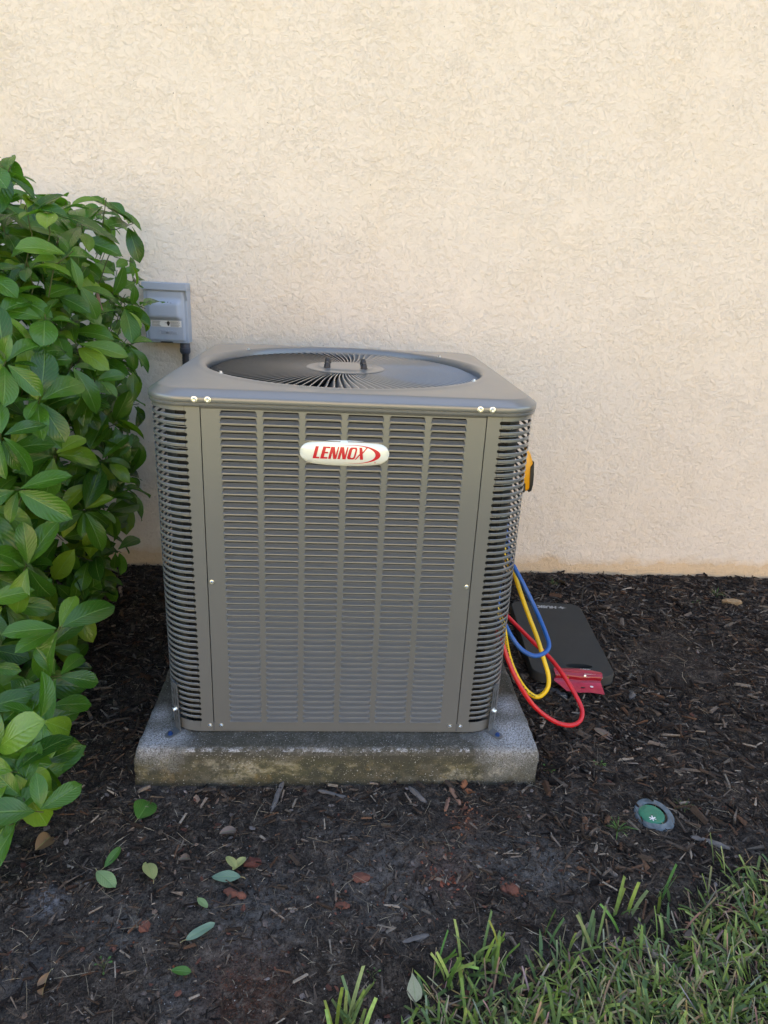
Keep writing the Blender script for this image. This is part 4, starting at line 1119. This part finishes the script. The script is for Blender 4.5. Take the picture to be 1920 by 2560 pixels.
fallen(362, 2026, 66, 80, 'green', 'round bright green fallen leaf with a notch, just left of and below the slab', .78, .35, .35, tilt=(.35, 0))
fallen(266, 2208, 66, -38, 'pale', 'pale green fallen leaf, leftmost of the pair on the soil at left', .5, .12, .15)
fallen(376, 2181, 62, 118, 'yellow', 'yellowish spotted fallen leaf right of the pale green one', .5, .15, .25, tilt=(.25, 0))
fallen(283, 2147, 56, 65, 'green', 'narrow dark green fallen leaf standing above the pale green one', .34, .6, .3, tilt=(.5, -.2))
fallen(566, 2200, 66, 176, 'greygreen', 'grey-green fallen leaf under the split yellow leaf', .46, .1, .12)
fallen(579, 2163, 44, 128, 'yellow', 'split yellow-green leaf, left half of the v shape', .42, .3, .1, z=.012, stem=False)
fallen(598, 2164, 44, 58, 'yellow', 'split yellow-green leaf, right half of the v shape', .42, .3, .1, z=.012, stem=False)
fallen(507, 2269, 36, -42, 'pale', 'small pale green fallen leaf with a bite in it', .45, .15, .1)
fallen(502, 2341, 70, 38, 'greygreen', 'pointed pale green fallen leaf lying at a slant in the open soil', .36, .12, .1, peak=.48)
fallen(454, 2437, 46, -4, 'green', 'small bright green fallen leaf near the rusty soil patch', .46, .2, .15)
fallen(108, 2476, 54, -105, 'brown', 'curled orange-brown dry leaf at lower left', .5, .7, .8, tilt=(.5, .2))
fallen(1035, 2468, 66, -88, 'cream', 'pear-shaped cream yellow leaf beside the lawn edge', .52, .1, .1, peak=.66)
fallen(469, 2147, 42, 40, 'pink', 'dry greyish brown leaf curled between the yellowish leaf and the split leaf', .42, .6, .9, tilt=(.3, .2), stem=False)
fallen(573, 2078, 44, 20, 'pink', 'dry brown leaf above the split yellow leaf', .45, .6, .9, tilt=(.2, -.2), stem=False)
fallen(1508, 1836, 48, -48, 'pink', 'pale brown dead leaf on the mulch below the red hose', .5, .2, .2, stem=False)
fallen(115, 2110, 60, 70, 'brown', 'dry orange-brown leaf tucked under the bottom of the shrub', .6, .6, .6, tilt=(.5, 0), stem=False)
fallen(1730, 2336, 40, 10, 'pink', 'dead grey-brown leaf caught at the edge of the lawn', .6, .5, .5, tilt=(.3, 0), stem=False)
fallen(1410, 1462, 36, 100, 'pink', 'dry pinkish leaf near the wall behind the kneeling pad', .6, .5, .4, tilt=(.4, 0), stem=False)

# small weeds
def weed(px, py, n, size, label, kind='broad'):
    p = atz(px, py, .004); o = thing('seedling', label, 'weed', (p.x, p.y, gh(p.x, p.y)), group='weeds in the mulch')
    b = MB(); q_ = MB()
    for k in range(n):
        a = k*2.4+rnd(-.3, .3); d = size*rnd(.4, 1); h = size*rnd(.3, .9)
        e = Vector((cos(a)*d, sin(a)*d, h))
        b.tube([(0, 0, -.004), (e.x*.4, e.y*.4, e.z*.7), e], [.0007, .0005, .0004], 4)
        if kind == 'broad':
            vs, fs, uv = leaf_geo(size*rnd(.35, .55), .55, .2, .3, .02, 4, 2)
            M = Matrix.Translation(e) @ Euler((rnd(-.3, .3), rnd(-.4, .3), a)).to_matrix().to_4x4()
        else:
            vs, fs, uv = leaf_geo(size*rnd(.8, 1.5), .06, .2, .9, .01, 5, 2); M = Matrix.Translation((0, 0, .002)) @ Euler((0, -rnd(.5, 1.2), a)).to_matrix().to_4x4()
        q_.add([M @ Vector(v) for v in vs], fs, uv=uv)
    ob('stalks', b.me('weed_stalks', STEM), o); ob('leaves', q_.me('weed_leaves', FL['green'], True), o)
weed(260, 2422, 5, .015, 'tiny broad-leaved seedling on dark soil at lower left')
weed(1900, 2460-100, 5, .012, 'tiny seedling at the right frame edge by the lawn')
weed(1372, 1930, 5, .014, 'small sprig of weed at the right front corner of the slab')
weed(1500, 1910, 6, .015, 'low broad-leaved weed in the mulch right of the slab')
weed(1545, 2070, 10, .028, 'spiky tuft of thin grass left of the green cap', 'thin')
weed(1710, 2015, 8, .022, 'spiky tuft of thin grass right of the green cap', 'thin')
weed(1790, 1490, 8, .030, 'thin wispy weed near the wall at far right', 'thin')
weed(1382, 1462, 7, .022, 'thin green weed near the wall behind the pad', 'thin')
weed(1740, 1505, 5, .015, 'small upright seedling left of the tan wood chunk')
weed(930, 2440, 4, .010, 'tiny dark seedling in the soil left of the cream leaf')

# ------------------------------------------------------------------ lawn
b = MB(); cnt = 0
GC = [(.17, .25, .045), (.22, .31, .060), (.09, .15, .035), (.32, .40, .11), (.18, .26, .08), (.12, .20, .065)]
DC = [(.42, .33, .18), (.33, .25, .14), (.52, .43, .26), (.22, .18, .09)]
def blade_(b, x, y, z, L, Wd, a, lean, c, cut=True, curl=.5):
    d = Vector((cos(a), sin(a), 0)); t = Vector((-sin(a), cos(a), 0)); vs = []; N = 4; p = Vector((x, y, z)); th = lean
    yaw = rnd(-.6, .6); t2 = (t*cos(yaw)+d*sin(yaw)); up = Vector((0, 0, 1))
    for i in range(N+1):
        k = i/N; w_ = Wd*(1 if k < .7 else (1-(k-.7)*(.6 if cut else 3.0)))*(.75+.25*min(1, k*3))
        f = .35*w_
        vs += [p-t2*w_+up*f*.0, p-up*f*.5, p+t2*w_]
        p = p+(up*cos(th)+d*sin(th))*(L/N); th += curl/N
    b.add(vs, [(i*3+j, i*3+j+1, i*3+j+4, i*3+j+3) for i in range(N) for j in range(2)], c)
while cnt < 25000:
    x = rnd(-.35, 1.5); y = rnd(-1.15, -.02); dd = lawn_d(x, y)+.02*noise.noise(Vector((x*15, y*15, 0)))
    if dd < -.015: continue
    if dd < .03 and random.random() > .35: continue
    if y < -.72 and random.random() < .5: continue
    cnt += 1; dry = random.random() < .48; z = gh(x, y)-.004
    if dry: blade_(b, x, y, z+rnd(0, .008), rnd(.018, .055), rnd(.0006, .0018), rnd(0, 6.3), rnd(.2, 1.5), tuple(q_*rnd(.6, 1.05) for q_ in random.choice(DC)), curl=rnd(-.2, .8))
    else:
        k = rnd(.65, 1.2); edge = 1-sm(0, .12, dd)
        blade_(b, x, y, z, rnd(.022, .056)*(1+.35*(random.random() < .12)), rnd(.0012, .0031), rnd(0, 6.3), rnd(.05, 1.2), tuple(q_*k for q_ in random.choice(GC)), random.random() < .6, rnd(.0, 1.3))
for px, py, n_ in [(865, 2590, 20), (1100, 2440, 10), (1180, 2400, 8), (1560, 2300, 6), (1395, 2370, 6), (1660, 2260, 6), (1820, 2180, 5), (1250, 2420, 6), (1480, 2370, 6)]:
    p = atz(px, py)
    for _ in range(n_):
        x = p.x+rnd(-.02, .02); y = p.y+rnd(-.02, .02)
        blade_(b, x, y, gh(x, y)-.003, rnd(.05, .085), rnd(.0020, .0032), rnd(0, 6.3), rnd(.05, .5), tuple(q_*rnd(.9, 1.3) for q_ in random.choice(GC)), True, rnd(.1, .7))
ob('lawn_grass', b.me('lawn_grass', GRASS, True), kind='stuff')

# ------------------------------------------------------------------ shrub
SH = thing('shrub', 'large broad-leaved green shrub left of the air conditioner', 'shrub', (-.95, .40, 0))
SHL = Vector((-.95, .40, 0))
VAR = []
for k in range(10):
    vs, fs, uv = leaf_geo(1.0, rnd(.42, .52), rnd(.12, .5), rnd(.1, .8), rnd(.006, .026), 8, 4, rnd(.54, .66), tw=rnd(-.25, .25), seed=k*1.7)
    VAR.append((vs, fs, uv))
VME = [mesh('leaf', vs, fs, LEAF, True, uvs=uv, colors=[(random.random()*.0, 0, 0)]*len(vs)) for vs, fs, uv in VAR]
# right-hand outline of the foliage in the photograph: (y, x)
EDGE = [(380, 30), (420, 85), (470, 150), (490, 250), (540, 340), (580, 370), (640, 325), (700, 375), (760, 385), (850, 385), (900, 350), (960, 360), (1040, 350), (1120, 345), (1200, 360), (1260, 355), (1330, 315), (1400, 300), (1450, 310), (1500, 270), (1560, 225), (1620, 215), (1700, 225), (1760, 215), (1850, 200), (1950, 170), (2060, 150), (2110, 60)]
def edge(y):
    if y <= EDGE[0][0]: return EDGE[0][1]
    for (a, b_), (c, d) in zip(EDGE, EDGE[1:]):
        if y <= c: return b_+(d-b_)*(y-a)/(c-a)
    return EDGE[-1][1]
CORE = Vector((-1.0, .45, .55))
leaves = []; stems = []
def rosette(T, axis, size, n, spread):
    ax = axis.normalized(); u = ax.orthogonal().normalized(); v = ax.cross(u); ph = rnd(0, 6.28)
    for k in range(n):
        a = ph+k*2.4; el = spread+rnd(-.25, .25)-.35*(k/n)
        a += rnd(-.5, .5); d = (u*cos(a)+v*sin(a))*cos(el)+ax*sin(el); d += Vector((rnd(-.25, .25), rnd(-.25, .25), -.12+rnd(-.25, .25))); d.normalize()
        base = T-ax*(.020*(n-k)/n)
        L = size*rnd(.55, 1.15)
        up = (Vector((0, -.25, 1))*.8+ax*.6+Vector((rnd(-.6, .6), rnd(-.6, .6), rnd(-.2, .2)))); y_ = up.cross(d)
        if y_.length < .1: y_ = Vector((1, 0, 0)).cross(d)
        y_.normalize(); z_ = d.cross(y_)
        M = Matrix((d, y_, z_)).transposed().to_4x4() @ Matrix.Scale(L, 4); M.translation = base+d*.006
        leaves.append((M, L))
def tip_ok(p, margin):
    x, y, z = project(p); return x < edge(y)-margin
# front shell, roughly even over the visible outline
pts2 = []
def depth_at(px, py, layer):
    e = max(60, edge(py)); t = max(0, min(1.1, px/e))
    low = sm(1500, 2100, py); mid = sm(500, 1100, py)
    y0 = .30*(1-mid) + .02*mid - .30*low
    y1 = .72*(1-low) - .22*low
    y1 -= .20*sm(950, 1500, py)*(1-low)
    return y0+(y1-y0)*t**1.6+layer
for layer, N, mind in ((0, 58, 116), (.12, 56, 104), (.26, 56, 100), (.42, 50, 105)):
    got = []; tries = 0
    while len(got) < N and tries < 9000:
        tries += 1; py = rnd(395, 2095); px = rnd(-420, edge(py)-(70 if layer < .1 else 55))
        if px < -60 and random.random() < .45: continue
        md = mind if px > -60 else mind*1.5
        if any((px-a)**2+(py-b_)**2 < md**2 for a, b_ in got): continue
        y = depth_at(px, py, layer); T = aty(px, py, y)
        if T.z < .035 or T.y > .93: continue
        got.append((px, py))
        ax = (T-CORE).normalized()*.9+Vector((0, -.55, .55))+Vector((rnd(-.4, .4), rnd(-.3, .3), rnd(-.3, .4)))
        if py > 1500: ax += Vector((0, -.3, .25))
        size = rnd(.088, .118)*(.84+.20*sm(700, 1500, py)); n = random.choice((4, 5, 6, 7))
        rosette(T, ax, size, n, rnd(.15, .55)); stems.append((T, ax.normalized()))
# a few placed sprays that shape the outline
for px, py, y, ax, size, n in [(345, 1010, .62, (.8, -.4, .2), .085, 6), (330, 1190, .6, (.9, -.3, 0), .085, 6), (290, 1060, .5, (.6, -.5, .3), .09, 6), (275, 1280, .5, (.8, -.4, .2), .09, 6), (300, 1380, .5, (.8, -.4, -.1), .085, 5), (255, 1150, .42, (.5, -.7, .3), .09, 6), (330, 860, .55, (.8, -.4, .3), .085, 6), (205, 560, .45, (.4, -.4, .8), .09, 6), (120, 520, .35, (.2, -.4, .8), .095, 6),(265, 500, .62, (.3, -.2, 1), .085, 7), (330, 560, .66, (1, -.1, .35), .085, 6), (360, 770, .70, (1, -.2, -.3), .088, 6), (345, 705, .66, (.9, -.3, 0), .085, 5),
                       (330, 655, .60, (.9, -.2, -.2), .08, 4), (25, 420, .35, (.6, -.2, .8), .095, 6), (235, 945, .35, (.2, -.7, .6), .09, 7), (180, 630, .30, (.8, -.4, .5), .10, 4), (150, 1690, -.02, (.9, -.5, .4), .10, 5),
                       (150, 1570, 0, (.5, -.6, .6), .11, 6), (110, 1800, -.12, (.8, -.5, .5), .10, 6), (40, 1930, -.22, (.7, -.6, .5), .115, 6), (30, 2060, -.27, (.8, -.4, .6), .11, 6), (105, 2030, -.25, (.8, -.5, .4), .10, 5), (60, 2000, -.24, (.5, -.8, .3), .11, 5), (330, 1120, .62, (1, -.2, .1), .085, 5), (265, 1480, .45, (1, -.3, .2), .085, 5)]:
    T = aty(px, py, y)
    if T.z < .03: T.z = .03
    A = Vector(ax); rosette(T, A, size, n, .3); stems.append((T, A.normalized()))
for _ in range(46):           # close up the upper half
    py = rnd(470, 1000); px = rnd(-30, edge(py)-75); T = aty(px, py, depth_at(px, py, rnd(.05, .34)))
    if T.y > .93: continue
    A = (T-CORE).normalized()*.7+Vector((rnd(-.4, .4), -.6, rnd(.1, .7))); rosette(T, A, rnd(.078, .10), random.choice((5, 6, 7)), rnd(.1, .5)); stems.append((T, A.normalized()))
# keep leaves clear of wall, cabinet, ground and outside outline
good = []
for M, L in leaves:
    p = M @ Vector((1, 0, -.15)); b0 = M.translation; md = M @ Vector((.55, 0, -.05))
    if p.y > 1.0 or md.y > 1.0 or p.z < -.01: continue
    if p.x > W2*-1-.012 and -.03 < p.y < .75 and p.z < .80: continue
    if md.x > -.372 and -.03 < md.y < .75 and md.z < .80: continue
    if p.x > -.30: continue
    X_, Y_, Z_ = project(p); 
    if X_ > edge(Y_)+42 or Y_ < 355 or (Y_ > 2125 and X_ > 0): continue
    good.append((M, L, Z_, X_, Y_))
# the largest-looking leaves in view stay single parts, the rest is one mass
def score(g):
    M, L, Z_, X_, Y_ = g; vis = 1 if (-60 < X_ < 480 and 300 < Y_ < 2200) else 0
    px, py, _ = project(g[0].translation); front_ = depth_at(px, py, 0)
    return vis*1000 + L/Z_*600 - max(0, g[0].translation.y-front_)*120
good.sort(key=score, reverse=True)
back = Matrix.Translation(-SHL)
for k, (M, L, Z_, X_, Y_) in enumerate(good[:298]):
    ob('leaf', VME[k % len(VME)], SH, mw=back @ M)
b = MB()
for (M, L, Z_, X_, Y_) in good[298:]:
    vs, fs, uv = random.choice(VAR); b.add([M @ Vector(v)-SHL for v in vs], fs, (random.random(), 0, 0), uv=uv)
# inner foliage so the heart of the shrub is closed and dark
for _ in range(1700):
    a = rnd(0, 2*pi); u = rnd(-1, 1); rr = random.random()**.5
    p = CORE+Vector((cos(a)*sqrt(1-u*u)*.56*rr-.06, sin(a)*sqrt(1-u*u)*.42*rr, .07+u*.58*rr))
    X_, Y_, _ = project(p)
    if p.y > .96 or p.z < .03 or X_ > edge(Y_)-60 or p.x > -.46: continue
    M = Matrix.Translation(p) @ Euler((rnd(-.8, .8), rnd(-.6, .6), rnd(0, 6.3))).to_matrix().to_4x4() @ Matrix.Scale(rnd(.06, .095), 4)
    vs, fs, uv = random.choice(VAR); b.add([M @ Vector(v)-SHL for v in vs], fs, (random.random(), 0, 0), uv=uv)
# the rest of the shrub, beyond the frame at the left
for _ in range(1500):
    p = Vector((rnd(-1.75, -1.0), rnd(-.12, .94), rnd(.05, 1.2)))
    if (p.x+1.05)**2/.5+(p.y-.42)**2/.32+(p.z-.5)**2/.55 > 1: continue
    X_, Y_, _ = project(p)
    if X_ > -70: continue
    M = Matrix.Translation(p) @ Euler((rnd(-.8, .8), rnd(-.6, .6), rnd(0, 6.3))).to_matrix().to_4x4() @ Matrix.Scale(rnd(.08, .11), 4)
    vs, fs, uv = random.choice(VAR); b.add([M @ Vector(v)-SHL for v in vs], fs, (random.random(), 0, 0), uv=uv)
ob('inner_leaves', b.me('inner_leaves', LEAF, True), SH, kind='stuff')
# the one reddish leaf
M = Matrix.Translation(aty(246, 706, .52)-SHL) @ Euler((radians(80), radians(78), radians(-90))).to_matrix().to_4x4() @ Matrix.Scale(.065, 4)
vs, fs, uv = leaf_geo(1.0, .55, .3, .3, .01, 8, 4, .55); ob('leaf', mesh('red_leaf', vs, fs, LEAFRED, True, uvs=uv, colors=[(0, 0, 0)]*len(vs)), SH, mw=M, label='reddish-brown dying leaf near the wall side')
# stems
b = MB(); 
for T, A in stems:
    root = CORE+Vector((rnd(-.2, .1), rnd(-.1, .1), -.2)); mid = T-A*.06; q_ = mid.lerp(root, .05)+Vector((0, 0, -.03))
    b.tube([p-SHL for p in crom([T+A*.004, T-A*.045, mid, q_], 3)], [.0011]*3+[.0012]*3+[.0013]*3+[.0013], 5, cap=False)
ob('twigs', b.me('twigs', STEM, True), SH, kind='stuff', label='green and brown twigs inside the foliage')
for k in range(7):
    a = k*.9; e = CORE+Vector((cos(a)*.28, sin(a)*.26, rnd(-.05, .3))); s0 = Vector((-.98+cos(a)*.06, .42+sin(a)*.06, -.03))
    b = MB(); P = crom([s0-SHL, (s0.lerp(e, .4)+Vector((rnd(-.03, .03), rnd(-.03, .03), -.05)))-SHL, e-SHL], 6); b.tube(P, [.013-.008*i/(len(P)-1) for i in range(len(P))], 8)
    ob('branch', b.me('branch', WOODY, True), SH)
# low branch seen through the leaves at the left
b = MB(); P = [aty(x, y, .12)-SHL for x, y in [(-60, 1722), (0, 1716), (40, 1720), (80, 1702), (120, 1690)]]; b.tube(crom(P, 4), .0042, 7); ob('branch', b.me('branch', WOODY, True), SH)
